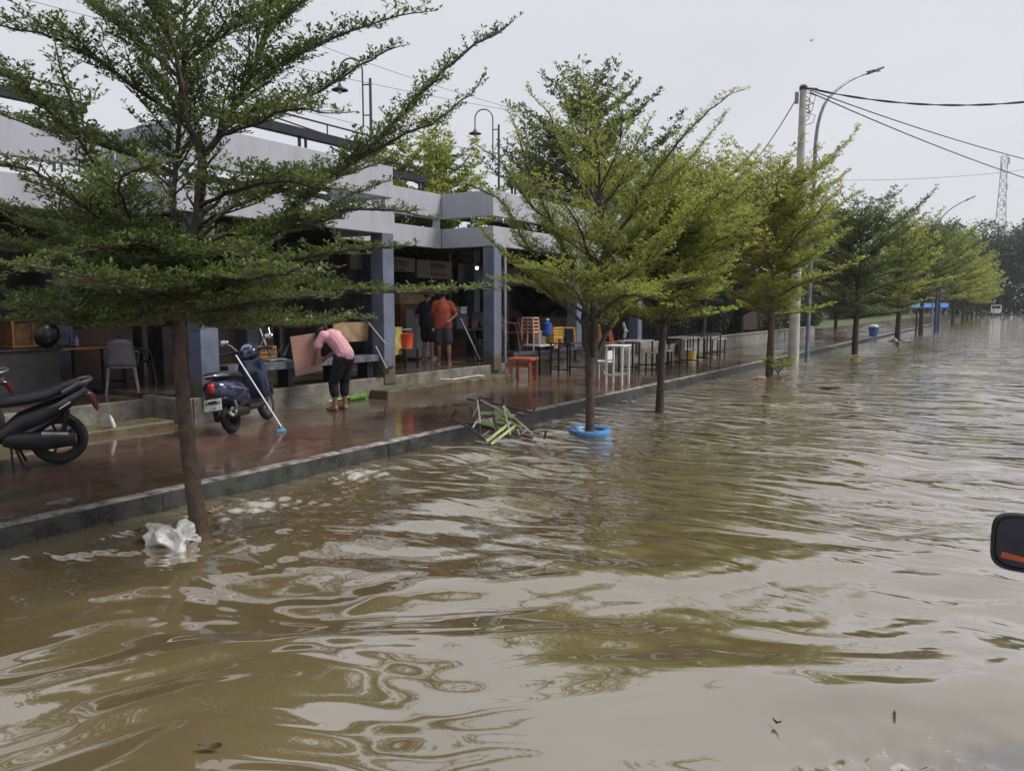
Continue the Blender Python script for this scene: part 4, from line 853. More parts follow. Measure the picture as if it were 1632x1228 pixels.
CHG = mat('mauve_grey_plastic', (.17, .155, .185), .45, var=.08)
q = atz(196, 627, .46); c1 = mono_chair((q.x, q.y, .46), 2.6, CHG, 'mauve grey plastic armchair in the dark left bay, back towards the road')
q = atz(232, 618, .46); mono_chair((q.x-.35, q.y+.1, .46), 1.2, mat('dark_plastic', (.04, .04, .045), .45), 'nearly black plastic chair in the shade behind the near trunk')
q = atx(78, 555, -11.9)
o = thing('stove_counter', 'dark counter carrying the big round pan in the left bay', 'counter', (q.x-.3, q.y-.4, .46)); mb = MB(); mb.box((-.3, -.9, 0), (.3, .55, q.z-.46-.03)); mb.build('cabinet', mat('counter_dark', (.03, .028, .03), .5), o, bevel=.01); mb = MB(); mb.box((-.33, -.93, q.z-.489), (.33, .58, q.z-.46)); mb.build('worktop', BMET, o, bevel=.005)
o2 = thing('round_pan', 'big round black pan standing on the dark counter', 'pan', (q.x+.06-.1, q.y+.02, q.z+.0)); mb = MB(); mb.lathe([(0, -.08), (.08, -.07), (.15, -.03), (.19, .03), (.185, .035), (.14, -.02), (0, -.06)], (0, 0, .19), 28, Matrix.Rotation(-PI/2+.15, 4, 'Y')); mb.build('bowl', mat('pan_metal', (.05, .05, .05), .3, metal=.8), o2, True); mb = MB(); mb.tube([(0, .17, .2), (0, .24, .22), (0, .24, .16), (0, .17, .16)], .008, 6); mb.build('handle', BMET, o2, True)
q = atx(42, 552, -12.6)
o = thing('food_cabinet', 'yellow-brown glass food cabinet in the left bay', 'cabinet', (q.x, q.y, q.z)); mb = MB(); mb.box((-.25, -.3, 0), (.25, .3, .04)); mb.box((-.25, -.3, .38), (.25, .3, .42))
for sx in (-1, 1):
    for s2 in (-1, 0, 1): mb.box((sx*.235-.015, s2*.285-.015, .04), (sx*.235+.015, s2*.285+.015, .38))
mb.build('frame', mat('ochre_frame', (.34, .16, .04), .5), o); mb = MB(); mb.box((-.22, -.27, .05), (.21, .27, .36)); mb.build('contents', mat('amber_contents', (.28, .15, .05), .6, col2=(.10, .05, .06), scale=9), o)
o3 = thing('counter_table', 'dark counter under the yellow-brown cabinet', 'counter', (q.x, q.y, .46)); mb = MB(); mb.box((-.3, -.7, q.z-.5), (.3, .6, q.z-.462)); mb.build('worktop', BMET, o3)
for sx in (-1, 1):
    for s2 in (-.65, .55): mb = MB(); mb.box((sx*.27-.02, s2-.02, 0), (sx*.27+.02, s2+.02, q.z-.5)); mb.build('leg', BMET, o3)
# zone three things on the terrace floor
q = atz(652, 586, .53); legs_table('stool', 'dark square stool carrying the orange bucket', 'stool', (q.x-.1, q.y, .53), .42, .46, .42, DTOP, BMET)
o = thing('bucket', 'bright orange bucket on the dark stool beside the column', 'bucket', (q.x-.1, q.y, .95)); mb = MB(); mb.lathe([(0, 0), (.15, 0), (.18, .3), (.19, .31), (.175, .3), (.145, .02), (0, .02)], n=24); mb.build('pail', mat('hot_orange', (.72, .10, .03), .4, var=.05), o, True); mb = MB(); mb.tube([(0, -.18, .29), (.06, -.14, .40), (.06, .14, .40), (0, .18, .29)], .005, 5); mb.build('handle', WHT, o)
q = atx(650, 572, -12.9)
o = thing('tall_cabinet', 'tall brown cabinet with a tan upper door behind the orange bucket', 'cabinet', (q.x, q.y, .53)); mb = MB(); mb.box((-.25, -.55, 0), (.25, .45, 1.35)); mb.build('lower_door', BRN, o, bevel=.01); mb = MB(); mb.box((-.25, -.55, 1.36), (.255, .45, 1.85)); mb.build('upper_door', TAN, o, bevel=.01); mb = MB(); mb.tube([(.27, .3, 1.0), (.27, .3, 1.2)], .012, 6); mb.build('handle', CHR, o)
q = atx(679, 576, -12.3)
o = thing('refrigerator', 'pale grey refrigerator left of the two standing men', 'refrigerator', (q.x-.3, q.y, .53)); mb = MB(); mb.box((-.3, -.33, .03), (.3, .33, 1.22)); mb.build('body', mat('fridge_grey', (.42, .43, .43), .35, var=.06), o, bevel=.02); mb = MB(); mb.box((.302, -.32, .85), (.33, .32, 1.21)); mb.build('door', mat('fridge_grey', (.42, .43, .43), .35), o, bevel=.01); mb = MB(); mb.box((.332, .24, .9), (.35, .27, 1.1)); mb.build('handle', GRY, o)
q = atx(742, 572, -12.0); legs_table('prep_table', 'black table loaded with tubs behind the standing men', 'table', (q.x-.3, q.y+.3, .53), .7, 2.3, .72, DTOP, BMET, 0, th=.05)
zt = 1.25
def tub(u, v, w_, d_, h, m, label, dz=0, x=-12.1, nm='storage_box'):
    p_ = atx(u, v, x); o = thing(nm, label, 'box', (p_.x-.15, p_.y, zt+dz), 0, 'tubs on the black table'); mb = MB(); mb.loft([(-w_/2, 0, h/2, d_/2*.94, h/2, 8), (w_/2, 0, h/2, d_/2, h/2, 8)], 16); mb.build('tub', m, o, bevel=.01)
    mb = MB(); mb.box((-w_/2-.01, -d_/2-.01, h), (w_/2+.01, d_/2+.01, h+.025)); mb.build('lid', m, o, bevel=.006); mb = MB(); mb.box((w_/2, -.06, h*.55), (w_/2+.02, .06, h*.7)); mb.build('handle', GRY, o); return o
tub(735, 535, .4, .5, .36, mat('slate_tub', (.10, .10, .15), .4), 'slate grey storage tub on the black table, next to the orange-shirted man')
tub(775, 535, .4, .36, .40, mat('light_grey_tub', (.33, .33, .36), .4), 'light grey storage tub on the black table, next to the corner column')
tub(756, 535, .35, .3, .22, mat('maroon_tub', (.16, .04, .05), .4), 'low maroon box on the black table between the two grey tubs')
tub(741, 520, .25, .26, .16, WHT, 'small white box stacked on the slate grey tub', .39)
q = atx(722, 560, -12.4); o = thing('drinks_counter', 'dark maroon counter behind the black table', 'counter', (q.x-.6, q.y+.2, .53)); mb = MB(); mb.box((-.25, -.9, 0), (.25, .9, .95)); mb.build('cabinet', mat('maroon_front', (.09, .02, .02), .45), o, bevel=.01); mb = MB(); mb.box((-.28, -.93, .951), (.28, .93, .985)); mb.build('worktop', GRY, o, bevel=.005)
for i, (dy, hh, mm) in enumerate(((-.6, .22, WHT), (-.35, .3, mat('red_jar', (.4, .03, .02), .3)), (0.1, .25, CHR), (.45, .3, GRY))):
    ob = MB().lathe([(0, 0), (.05, 0), (.055, hh*.5), (.03, hh*.8), (.03, hh), (0, hh)], n=14).build('jar', mm, None, True); ob.location = (q.x-.6, q.y+.2+dy, 1.516); tag(ob, ['small white', 'red', 'shiny metal', 'grey'][i]+' jar on the dark maroon counter', 'jar', 'jars on the counter')
# low wall and long slab beyond the corner column
SLB = mat('dark_wet_slab', (.06, .062, .085), .12, var=.2, rv=.08); LW = mat('pale_low_wall', (.30, .30, .29), .6, col2=(.17, .16, .14), scale=2.5, bump=.3, bscale=16)
o = thing('bench', 'long dark slab bench on a pale low wall, right of the corner column', 'bench', (-9.80, 19, .18))
mb = MB(); mb.box((-.26, -4.1, 0), (-.02, 5.6, .50)); mb.build('low_wall', LW, o, bevel=.01); mb = MB(); mb.box((-.42, -4.1, .502), (.16, 2.0, .60)); mb.build('seat', SLB, o, bevel=.01)
o = thing('low_wall', 'pale low wall with a grass strip behind it, right of the black tables', 'wall', (-9.6, 34, .16)); mb = MB(); mb.box((-.12, -8.5, 0), (.12, 12, .48)); mb.build('wall_face', LW, o, bevel=.01); mb = MB(); mb.box((-.15, -8.5, .482), (.15, 12, .53)); mb.build('coping', LW, o, bevel=.01)
# --- furniture on the pavement
q = Vector((-9.28, 14.75, .18)); legs_table('table', 'small red-orange table at the corner column, leftmost table on the pavement', 'table', (q.x, q.y, .18), .55, .60, .50, REDP, REDP, .25, th=.05, lw=.055, stretch=.30)
q = atz(862, 598, .18); legs_table('table', 'black table with a wet shiny white top, just right of the red-orange table', 'table', (q.x-.35, q.y+.55, .18), .6, 1.0, .72, WTOP, BMET, 0)
q = atz(905, 598, .18); legs_table('table', 'black bare table frame behind the white-topped one', 'table', (q.x-.2, q.y+.4, .18), .6, .9, .78, DTOP, BMET, 0)
# stacks of chairs upside down etc.
def stool(c, rz, m, label, h=.45, group='stacked stools'):
    o = thing('stool', label, 'stool', c, rz, group)
    mb = MB(); mb.box((-.16, -.16, h-.03), (.16, .16, h)); mb.build('seat', m, o, bevel=.008)
    for sx in (-1, 1):
        for s2 in (-1, 1): mb = MB(); mb.tube([(sx*.14, s2*.14, h-.03), (sx*.18, s2*.18, 0)], [.02, .015], 6); mb.build('leg', m, o, True)
    return o
q = atx(845, 548, -9.85); st0 = stool((q.x, q.y, .78), .1, PNK, 'peach plastic stool, bottom of the stack on the slab bench')
ordn = ['second from the bottom', 'third from the bottom', 'fourth from the bottom', 'topmost']
for i in range(4): dup(st0, (q.x, q.y, .78+.085*(i+1)), .1, 'peach plastic stool, %s in the stack on the slab bench' % ordn[i])
q = atx(820, 548, -9.95); mono_chair((q.x-.1, q.y, .785), .4, mat('dark_maroon_plastic', (.09, .03, .035), .4), 'dark maroon plastic chair on the slab bench beside the corner column')
q = atx(860, 546, -10.0); o = thing('cool_box', 'pale teal box between the peach stools and the yellow crate', 'box', (q.x, q.y, .785)); mb = MB(); mb.box((-.12, -.12, 0), (.12, .12, .40)); mb.build('tub', mat('pale_teal', (.38, .48, .48), .4), o, bevel=.02); mb = MB(); mb.box((-.13, -.13, .402), (.13, .13, .44)); mb.build('lid', WHT, o, bevel=.01)
q = atx(872, 545, -9.8); o = thing('water_bottle', 'blue water bottle standing on a thin black stand', 'bottle', (q.x, q.y, 1.13)); mb = MB(); mb.lathe([(0, 0), (.12, .0), (.13, .05), (.12, .1), (.13, .2), (.12, .28), (.04, .33), (.04, .38), (0, .38)], n=20); mb.build('jug', mat('blue_jug', (.03, .08, .35), .15), o, True); mb = MB(); mb.lathe([(.045, .36), (.045, .40), (0, .40)], n=12); mb.build('cap', WHT, o)
o = thing('bottle_stand', 'thin black metal stand under the blue water bottle', 'stand', (q.x, q.y, .785)); mb = MB(); mb.box((-.13, -.13, .325), (.13, .13, .345)); mb.build('tray', BMET, o)
for sx in (-1, 1):
    for s2 in (-1, 1): mb = MB(); mb.tube([(sx*.11, s2*.11, 0), (sx*.11, s2*.11, .325)], .009, 6); mb.build('leg', BMET, o)
q = atx(881, 541, -9.9); crate((q.x, q.y, .785), .3, .44, .26, YEL, 'yellow crate on the slab bench, the lower of two'); crate((q.x, q.y, 1.05), .3, .44, .26, YEL, 'yellow crate on the slab bench, the upper of two')
q = atx(903, 541, -9.85); st1 = stool((q.x, q.y+.1, .785), .6, mat('ochre_stool', (.52, .32, .08), .45), 'ochre wooden stool on the slab bench right of the yellow crates', .5, None)
q = atx(893, 550, -9.45); o = thing('pitcher', 'tall pink plastic pitcher on the edge of the slab bench', 'pitcher', (q.x, q.y, .785)); mb = MB(); mb.lathe([(0, 0), (.05, 0), (.062, .25), (.055, .25), (.045, .01)], n=18); mb.build('jug', mat('dusty_pink', (.42, .13, .16), .35), o, True); mb = MB(); mb.tube([(0, .06, .22), (0, .11, .2), (0, .1, .08), (0, .055, .06)], .009, 6); mb.build('handle', mat('dusty_pink', (.42, .13, .16), .35), o)
# slatted orange chairs leaning on the far slab
q = atx(976, 543, -9.75)
for i, dx in enumerate((0, .32)):
    o = thing('slatted_chair', ['orange slatted wooden chair lying on the slab bench, nearer one', 'orange slatted wooden chair lying on the slab bench, farther one by the white bag'][i], 'chair', (q.x, q.y-.5+dx*2.2, .785), .2, 'orange slatted chairs')
    mo = mat('orange_wood_slats', (.42, .14, .05), .45)
    for k in range(5): mb = MB(); mb.bar((-.1, -.2+k*.1, 0), (-.22, -.2+k*.1, .52), .03, .02); mb.build('slat', mo, o)
    mb = MB(); mb.bar((-.22, -.24, .52), (-.22, .24, .52), .04, .04); mb.build('top_rail', mo, o); mb = MB(); mb.box((-.1, -.22, .0), (.25, .22, .03)); mb.build('seat', mo, o)
def crumple(name, label, cat, c, size, seed, m, n=40, sharp=.45, group=None):
    rg = np.random.default_rng(seed); th = np.linspace(0, PI, n); ph = np.linspace(0, 2*PI, n*2, endpoint=False); T_h, P_h = np.meshgrid(th, ph, indexing='ij')
    D = np.stack([np.sin(T_h)*np.cos(P_h), np.sin(T_h)*np.sin(P_h), np.cos(T_h)], -1); r = np.ones(T_h.shape)*.8
    for k in range(16):
        w_ = rg.normal(0, 1, 3); w_ /= np.linalg.norm(w_); f = rg.uniform(1.5, 6); r += sharp/f*(1-2*np.abs(np.sin(f*(D@w_)+rg.uniform(0, 6))))
    V = D*r[..., None]*np.array(size)/2*1.2
    idx = np.arange(n*2*n).reshape(n, 2*n); j2 = np.roll(idx, -1, 1)
    Fq = np.stack([idx[:-1], idx[1:], j2[1:], j2[:-1]], -1).reshape(-1, 4)
    o = rawmesh(name, V.reshape(-1, 3), Fq, m, True); o.location = c; tag(o, label, cat, group); return o
BAG = mat('white_plastic_bag', (.60, .60, .60), .3, col2=(.42, .40, .35), scale=5, bump=1.0, bscale=9)
q = atx(998, 528, -9.75); crumple('plastic_bag', 'white plastic bag hanging by the orange slatted chairs', 'bag', (q.x, q.y, q.z), (.18, .2, .42), 3, BAG)
q = atz(1052, 600, .18)
# white rack table
q = atz(984, 612, .18); legs_table('side_table', 'tall white side table in front of the orange slatted chairs', 'table', (q.x, q.y, .18), .42, .50, .84, WHT, WHT, .1, th=.03, lw=.035, stretch=.2)
q = atz(962, 606, .18); o = thing('white_chair', 'white wooden chair with a solid back plate beside the tall white side table', 'chair', (q.x-.1, q.y+.15, .18), 0)
mb = MB(); mb.box((.16, -.22, .46), (.19, .22, .66)); mb.build('backrest', WHT, o, bevel=.008); mb = MB(); mb.box((-.2, -.2, .40), (.2, .2, .43)); mb.build('seat', WHT, o, bevel=.006)
for sx in (-1, 1):
    for s2 in (-1, 1): mb = MB(); mb.tube([(sx*.18, s2*.18, .66 if sx > 0 else .40), (sx*.18, s2*.18, 0)], .014, 6); mb.build('leg', WHT, o)
mb = MB(); mb.tube([(.18, -.18, .1), (-.18, .18, .38)], .01, 6); mb.build('brace', WHT, o)
spec_t = [(1022, 592, .62, .9, .80, WTOP, 'black table with a long white top, right of the tall white side table'), (1052, 590, .36, .5, .48, WTOP, 'low white-topped stool left of the slim dark trunk'), (1068, 588, .34, .36, .5, WTOP, 'low white-topped stool right of the slim dark trunk'),
 (1098, 584, .6, .9, .82, WTOP, 'black bar table with a white edge behind the yellow bucket'), (1117, 580, .6, 1.1, .82, DTOP, 'black bar table just right of the yellow bucket'), (1132, 574, .6, 1.3, .82, DTOP, 'last black bar table of the row'), (1147, 568, .5, .8, .6, WTOP, 'small grey-topped stand at the end of the black tables')]
for u, v, w_, d_, h, tm, lb in spec_t:
    q = atz(u, v, .18); legs_table('stool' if h < .55 else 'bar_table', lb, 'stool' if h < .55 else 'table', (q.x-.2, q.y+.1, .18), w_, d_, h, tm, BMET, 0, 'black metal tables along the terrace')
# high bar tables up on the terrace, far bay
for i, (u, xx) in enumerate(((1010, -10.6), (1065, -10.5), (1100, -10.5), (1135, -10.5))):
    q = atx(u, 540, xx); legs_table('bar_table', ['first', 'second', 'third', 'fourth'][i]+' high black bar table up on the terrace, counting from the corner column', 'table', (xx, q.y, .53), .6, 1.5, 1.05, WTOP if i == 0 else DTOP, BMET, 0, 'high bar tables on the terrace')
q = atz(1100, 577, .18)
o = thing('bucket', 'white bucket with a yellow and red label standing alone on the wet pavement', 'bucket', (q.x, q.y, .18)); mb = MB(); mb.lathe([(0, 0), (.145, 0), (.17, .37), (.178, .38), (.165, .37), (.14, .02), (0, .02)], n=28); pb_ = mb.build('pail', WHT, o, True)
mb = MB(); mb.lathe([(.1525, .08), (.167, .30)], n=28); lbm = mb.build('wrap_label', mat('yellow_label', (.62, .55, .05), .4, col2=(.62, .42, .06), scale=5), o, True); mb = MB(); mb.tube([(0, -.17, .36), (.1, -.12, .30), (.12, 0, .27), (.1, .12, .30), (0, .17, .36)], .004, 5); mb.build('handle', BMET, o)
q = atz(1183, 553, .16); o = thing('planter', 'dark green mossy planter box in front of the pale low wall', 'planter', (q.x-.5, q.y, .17)); mb = MB(); mb.box((-.25, -.9, 0), (.25, .9, .26)); mb.build('box', mat('mossy_green', (.05, .06, .03), .7, var=.4), o, bevel=.02); mb = MB(); mb.box((-.22, -.87, .262), (.22, .87, .28)); mb.build('soil', mat('soil', (.05, .04, .03), .9), o)
# red-orange far panels
q = atx(1195, 500, -12.5); panel('reddish_screen', 'dark reddish screen standing behind the last tables', 'screen', [atx(1178, 526, -12.2), atx(1205, 524, -12.2), atx(1205, 492, -12.2), atx(1178, 492, -12.2)], .05, mat('dark_red_wood', (.035, .02, .018), .6))
dc = None
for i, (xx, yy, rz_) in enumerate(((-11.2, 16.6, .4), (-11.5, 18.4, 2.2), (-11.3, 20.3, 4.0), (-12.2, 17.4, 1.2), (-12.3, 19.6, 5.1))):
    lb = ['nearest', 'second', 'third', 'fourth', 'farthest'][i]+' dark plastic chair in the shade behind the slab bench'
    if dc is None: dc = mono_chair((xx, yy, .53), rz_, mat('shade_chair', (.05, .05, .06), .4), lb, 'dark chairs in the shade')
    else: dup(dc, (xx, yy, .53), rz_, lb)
# --- debris at the kerb: broken chair frames
dD = 10.35
def cz(X, Y): return 680+X/4.08, 600+Y/4.08
o = thing('broken_chair_frame', 'tangle of broken chair frames with lime green slats caught on the kerb', 'debris', atd(795, 690, dD))
DST = mat('rusty_dark_tube', (.035, .022, .02), .5); LIM = mat('lime_green_slat', (.36, .42, .16), .5, var=.2); PAL = mat('pale_slat', (.42, .40, .35), .5, var=.2)
bars = [(200, 300, 420, 330, .2, .1, 0), (285, 200, 300, 300, .4, .2, 0), (420, 200, 640, 260, .3, .1, 0), (560, 330, 700, 345, 0, -.1, 0), (430, 240, 470, 400, .15, -.2, 0), (300, 330, 350, 255, .1, .2, 2), (450, 250, 620, 330, .1, -.1, 1), (410, 270, 460, 360, .1, -.1, 2), (260, 145, 690, 235, .5, .1, 0), (175, 275, 380, 410, -.1, -.2, 0), (145, 320, 195, 215, .1, .1, 0), (340, 185, 360, 132, .4, .4, 0), (690, 235, 715, 190, .1, .1, 0), (765, 405, 780, 350, -.3, -.3, 0), (270, 315, 690, 400, .3, -.3, 0), (370, 290, 540, 400, .2, -.2, 0), (380, 250, 560, 280, .3, .2, 0),
 (330, 150, 350, 300, .35, .1, 2), (298, 262, 335, 190, .3, .3, 2), (350, 150, 500, 228, .35, .1, 2), (350, 235, 530, 245, .2, .1, 1), (360, 280, 510, 300, .1, .05, 1), (355, 300, 520, 350, .1, -.05, 1), (380, 290, 500, 350, .05, -.1, 1), (500, 190, 545, 375, .1, -.15, 2), (500, 190, 560, 270, .1, .0, 1), (540, 240, 690, 370, .05, -.25, 2), (390, 420, 555, 290, -.3, .0, 1), (420, 437, 585, 312, -.35, -.05, 1), (360, 385, 410, 350, -.1, -.1, 2), (345, 320, 350, 400, .0, -.1, 0), (530, 240, 555, 270, 0, 0, 1), (590, 340, 605, 380, -.2, -.2, 2), (620, 370, 650, 345, -.25, -.25, 2)]
for i, (a0, b0, a1, b1, d0, d1, k) in enumerate(bars):
    p0 = atd(*cz(a0, b0), dD+d0)-o.location; p1 = atd(*cz(a1, b1), dD+d1)-o.location
    mb = MB(); wd_ = [.020, .036, .022][k]*(1.25 if i in (19, 20) else 1)
    if k == 0: mb.tube([p0, (p0+p1)/2+Vector((0, 0, .02)), p1], .016, 7)
    else: mb.bar(p0, p1, wd_, .012, up=_F*-1)
    mb.build('frame_tube' if k == 0 else 'slat', (DST, LIM, PAL)[k], o, k == 0)
# --- tyre round the second tree
q = atz(939, 688, 0); M = Matrix.Rotation(.05, 4, 'X')
mb = MB(); mb.lathe([(.205, .01), (.215, .028), (.25, .046), (.295, .040), (.318, .0), (.30, -.05), (.25, -.06), (.21, -.05), (.205, .01)], n=44, M=M); ob = mb.build('tyre', mat('blue_painted_tyre', (.07, .25, .52), .4, var=.3, scale=5, col2=(.05, .10, .22)), None, True); ob.location = (-5.12, 9.96, .03); tag(ob, 'blue painted tyre half sunk round the foot of the yellow-green tree', 'tyre')
# --- white bag round the first tree
bgp = atz(278, 862, 0)
crumple('plastic_bag', 'large crumpled white plastic bag caught on the near tree in the water', 'bag', (bgp.x-.03, bgp.y+.05, -.01), (.74, .52, .44), 31, BAG, 90, .19)
crumple('debris_lump', 'small dark and white scrap of rubbish floating near the kerb beyond the blue tyre', 'rubbish', atz(1000, 639, .0), (.34, .2, .12), 5, mat('dark_white_scrap', (.35, .35, .35), .5, col2=(.03, .03, .03), scale=6))
crumple('sack_heap', 'grey heap of sacks round the foot of a tree down the row', 'sack', atz(1428, 546, 0), (1.0, .9, .7), 8, mat('grey_sacks', (.30, .29, .27), .7, col2=(.08, .08, .07), scale=3))
crumple('white_foam_scrap', 'flat white and red scrap floating at the foot of the yellowish tree, left side', 'rubbish', atz(1208, 603, 0), (.5, .3, .08), 9, mat('white_red_scrap', (.5, .42, .40), .5, col2=(.35, .12, .10), scale=5), group='scraps floating in the water')
crumple('white_foam_scrap', 'flat reddish scrap floating at the foot of the yellowish tree, right side', 'rubbish', atz(1248, 602, 0), (.55, .3, .06), 10, mat('reddish_scrap', (.35, .16, .12), .5), group='scraps floating in the water')
crumple('yellow_scrap', 'yellow scrap floating round the foot of the dark rounded tree', 'rubbish', atz(1360, 567, 0), (1.1, .5, .10), 11, mat('yellow_scrap_m', (.45, .36, .05), .5, var=.3), group='scraps floating in the water')
crumple('orange_scrap', 'orange-brown scrap in the water just right of the near trunk', 'rubbish', atz(338, 816, .0), (.17, .08, .03), 13, mat('orange_scrap_m', (.38, .16, .06), .6))
# sprout
p = atz(1240, 598); T = Tree(91, 1.3, .085, 1); T.trunk.tube([p+Vector((0, 0, -.2)), p+Vector((0, 0, .35))], .012, 6)
for a in range(7): t = a*.9; T.limb([p+Vector((0, 0, .05)), p+Vector((math.cos(t)*.18, math.sin(t)*.18, .25)), p+Vector((math.cos(t)*.34, math.sin(t)*.34, .34+.05*(a % 3)))], .008, .004, L=.25, start=.3, gap=.08)
T.finish('sprout', 'bright green leafy sprout in the water beside the yellowish tree', tuple(p), LG, BK, None, 'plant')
# floating leaves
lfm = mat('dead_leaf', (.10, .05, .02), .6)
for i, (u, v, s_, lb) in enumerate(((335, 1196, .05, 'dark curled dead leaf floating at the bottom left'), (1425, 1144, .022, 'brown leaf fragment floating at the lower right'), (1238, 1156, .026, 'small dark leaf floating upright at the lower right, left of the other fragment'), (1325, 621, .25, 'dark scrap drifting in mid street right of the concrete pole'), (1478, 1075, .02, 'tiny faint leaf drifting in the pale water at the right'))):
    q = atz(u, v, 0); mb = MB(); vs = []; n = 9
    for k in range(n):
        f = k/(n-1); hw = .32*math.sin(PI*min(1, f*1.02))**.8*s_; vs += [((f-.5)*2*s_, -hw, .012+.010*math.cos(f*5)+hw*.4), ((f-.5)*2*s_, 0, .006+.010*math.cos(f*5)), ((f-.5)*2*s_, hw, .012+.010*math.cos(f*5+1)+hw*.5)]
    mb.add(vs, [(3*k+j, 3*k+j+1, 3*k+j+4, 3*k+j+3) for k in range(n-1) for j in (0, 1)]); ob = mb.build('floating_leaf', lfm, None, True); ob.location = (q.x, q.y, .012); ob.rotation_euler = (0, 0, .6+i); tag(ob, lb, 'leaf', 'leaves floating on the flood')
# hose
pts = [atz(585, 622, .30), atz(620, 611, .36), atz(657, 610, .34), atz(682, 604, .35), atz(722, 604.5, .35), atz(762, 598, .36), atz(800, 602, .22), atz(822, 606, .2)]
mb = MB(); mb.tube(pts, .014, 8); ob = mb.build('hose', mat('white_hose', (.60, .60, .56), .4), None, True); tag(ob, 'white hose lying along the low terrace step', 'hose')
mb = MB(); mb.lathe([(0, 0), (.025, 0), (.025, .12), (.012, .15), (.012, .17), (0, .17)], n=12, M=Matrix.Rotation(.3, 4, 'X')); ob = mb.build('bottle', WHT, None, True); q = atz(182, 680, .275); ob.location = (q.x, q.y, .272); tag(ob, 'small white bottle standing on the mossy step behind the left scooter', 'bottle')
# --- far pavement items
q = atz(1392, 536, .18); o = thing('bin', 'blue bin with a white heap on top at the kerb down the row', 'bin', q); mb = MB(); mb.lathe([(0, 0), (.2, 0), (.27, .5), (.26, .5), (.18, .02)], n=18); mb.build('tub', mat('blue_bin', (.05, .13, .40), .4), o, True)
mb = MB(); mb.ball((0, 0, .52), (.26, .26, .14)); mb.build('contents', BAG, o, True)
q = atz(1459, 535, 0); o = MB().tube([(0, 0, -.3), (.03, 0, 1.0), (-.02, .05, 1.5)], .06, 7).build('stake', BKD, None, True); o.location = q; tag(o, 'dark crooked stake standing in the water left of a trunk', 'stake')
for i, u in enumerate((1490, 1494.5)):
    q = atz(u, 529-i, 0); o = MB().tube([(0, 0, -.3), (0, 0, 3.4)], .10, 8).build('post', mat('post_blue', (.06, .06, .12), .5), None, True); o.location = q; tag(o, ['left', 'right'][i]+' one of two dark blue posts standing close together in the water', 'post', 'paired posts')
q = atz(1508, 512, .2); o = thing('tarpaulin_stall', 'blue tarpaulin shelter on the far pavement beyond the paired posts', 'shelter', (q.x-1.6, q.y, .18)); mb = MB(); mb.prism([(-1.2, 1.5), (0, 1.95), (1.2, 1.5), (1.2, 1.42), (0, 1.87), (-1.2, 1.42)], 3.5, Matrix.Rotation(PI/2, 4, 'Z')); mb.build('roof', mat('blue_tarp', (.05, .20, .55), .5), o)
for sx in (-1, 1):
    for s2 in (-1, 1): mb = MB(); mb.tube([(sx*1.6, s2*1.1, 0), (sx*1.6, s2*1.1, 1.46)], .04, 6); mb.build('post', GRY, o)
# --- concrete pole and lamps
CP = mat('pale_concrete_pole', (.42, .41, .38), .7, var=.15, scale=3, bump=.2)
pp = atz(1264, 577); pt = atd(1281, 150, (pp-Vector((0, 0, CH))).dot(_F)+.15)
HP = pt.z
o = thing('utility_pole', 'pale concrete utility pole standing in the flood beside the curved street lamp', 'pole', (pp.x, pp.y, 0))
mb = MB(); mb.tube([(0, 0, -.4), (0, 0, HP)], [.185, .10], 16); mb.build('shaft', CP, o, True)
mb = MB(); mb.lathe([(.11, HP-.16), (.125, HP-.16), (.125, HP-.05), (.11, HP-.05)], n=16); mb.tube([(0, 0, HP-.1), (.45*_R.x, .45*_R.y, HP-.12)], .03, 8); mb.build('clamp_bands', BMET, o, True)
rr = random.Random(8)
for k in range(7):
    z = HP-.1-.12*k; s_ = rr.uniform(.2, .42); mb = MB(); mb.tube([_R*.1+Vector((0, 0, z)), _R*s_+Vector((0, 0, z-.12)), _R*(s_*.8)+Vector((0, 0, z-.35)), _R*.11+Vector((0, 0, z-.42))], .012, 5); mb.build('cable_loop', BMET, o, True)
mb = MB(); mb.cbox(_R*-.2+Vector((0, 0, HP-.4)), (.1, .1, .35)); mb.build('junction_box', GRY, o)
AF = [0, .12, .24, .34, .45, .56, .70, .85, 1]; AX = [0, .01, .045, .11, .21, .35, .56, .78, 1]; AZ = [.72, .76, .81, .852, .888, .917, .952, .979, 1]
LM = mat('galvanised_steel', (.20, .23, .26), .4, metal=.5)
def street_lamp(base, h, reach, rise, label, dirv, r=.075, straight=False):
    o = thing('street_lamp', label, 'street lamp', base, 0, 'street lamps along the kerb'); d = Vector(dirv).normalized()
    mb = MB(); mb.tube([(0, 0, -.4), (0, 0, h*.72)], [r, r*.8], 12); mb.lathe([(r*1.0, h*.6), (r*1.25, h*.6), (r*1.25, h*.61), (r, h*.61)], n=12); mb.build('post', LM, o, True)
    arm = []
    if straight: arm = [Vector((0, 0, h*.72)), Vector((0, 0, h*.93)), d*.2+Vector((0, 0, h*.955)), d*reach+Vector((0, 0, h))]
    else:
        for i in range(15):
            f = i/14; arm.append(d*reach*float(np.interp(f, AF, AX)) + Vector((0, 0, h*float(np.interp(f, AF, AZ)))))
    mb = MB(); mb.tube(arm, [r*.8-(r*.35)*i/(len(arm)-1) for i in range(len(arm))], 10); mb.build('arm', LM, o, True)
    e = arm[-1]; t_ = (arm[-1]-arm[-2]).normalized()
    mb = MB(); mb.bar(e-t_*.05, e+t_*.22, .14, .12); mb.bar(e+t_*.2, e+t_*.75, .22, .07); mb.build('lamp_head', mat('lamp_head_dark', (.06, .06, .065), .4), o, bevel=.02)
    mb = MB(); c = e+t_*.5-Vector((0, 0, .05)); mb.cbox(c, (.2, .2, .02)); mb.build('lens', mat('lens_glass', (.5, .5, .5), .2), o)
    return o
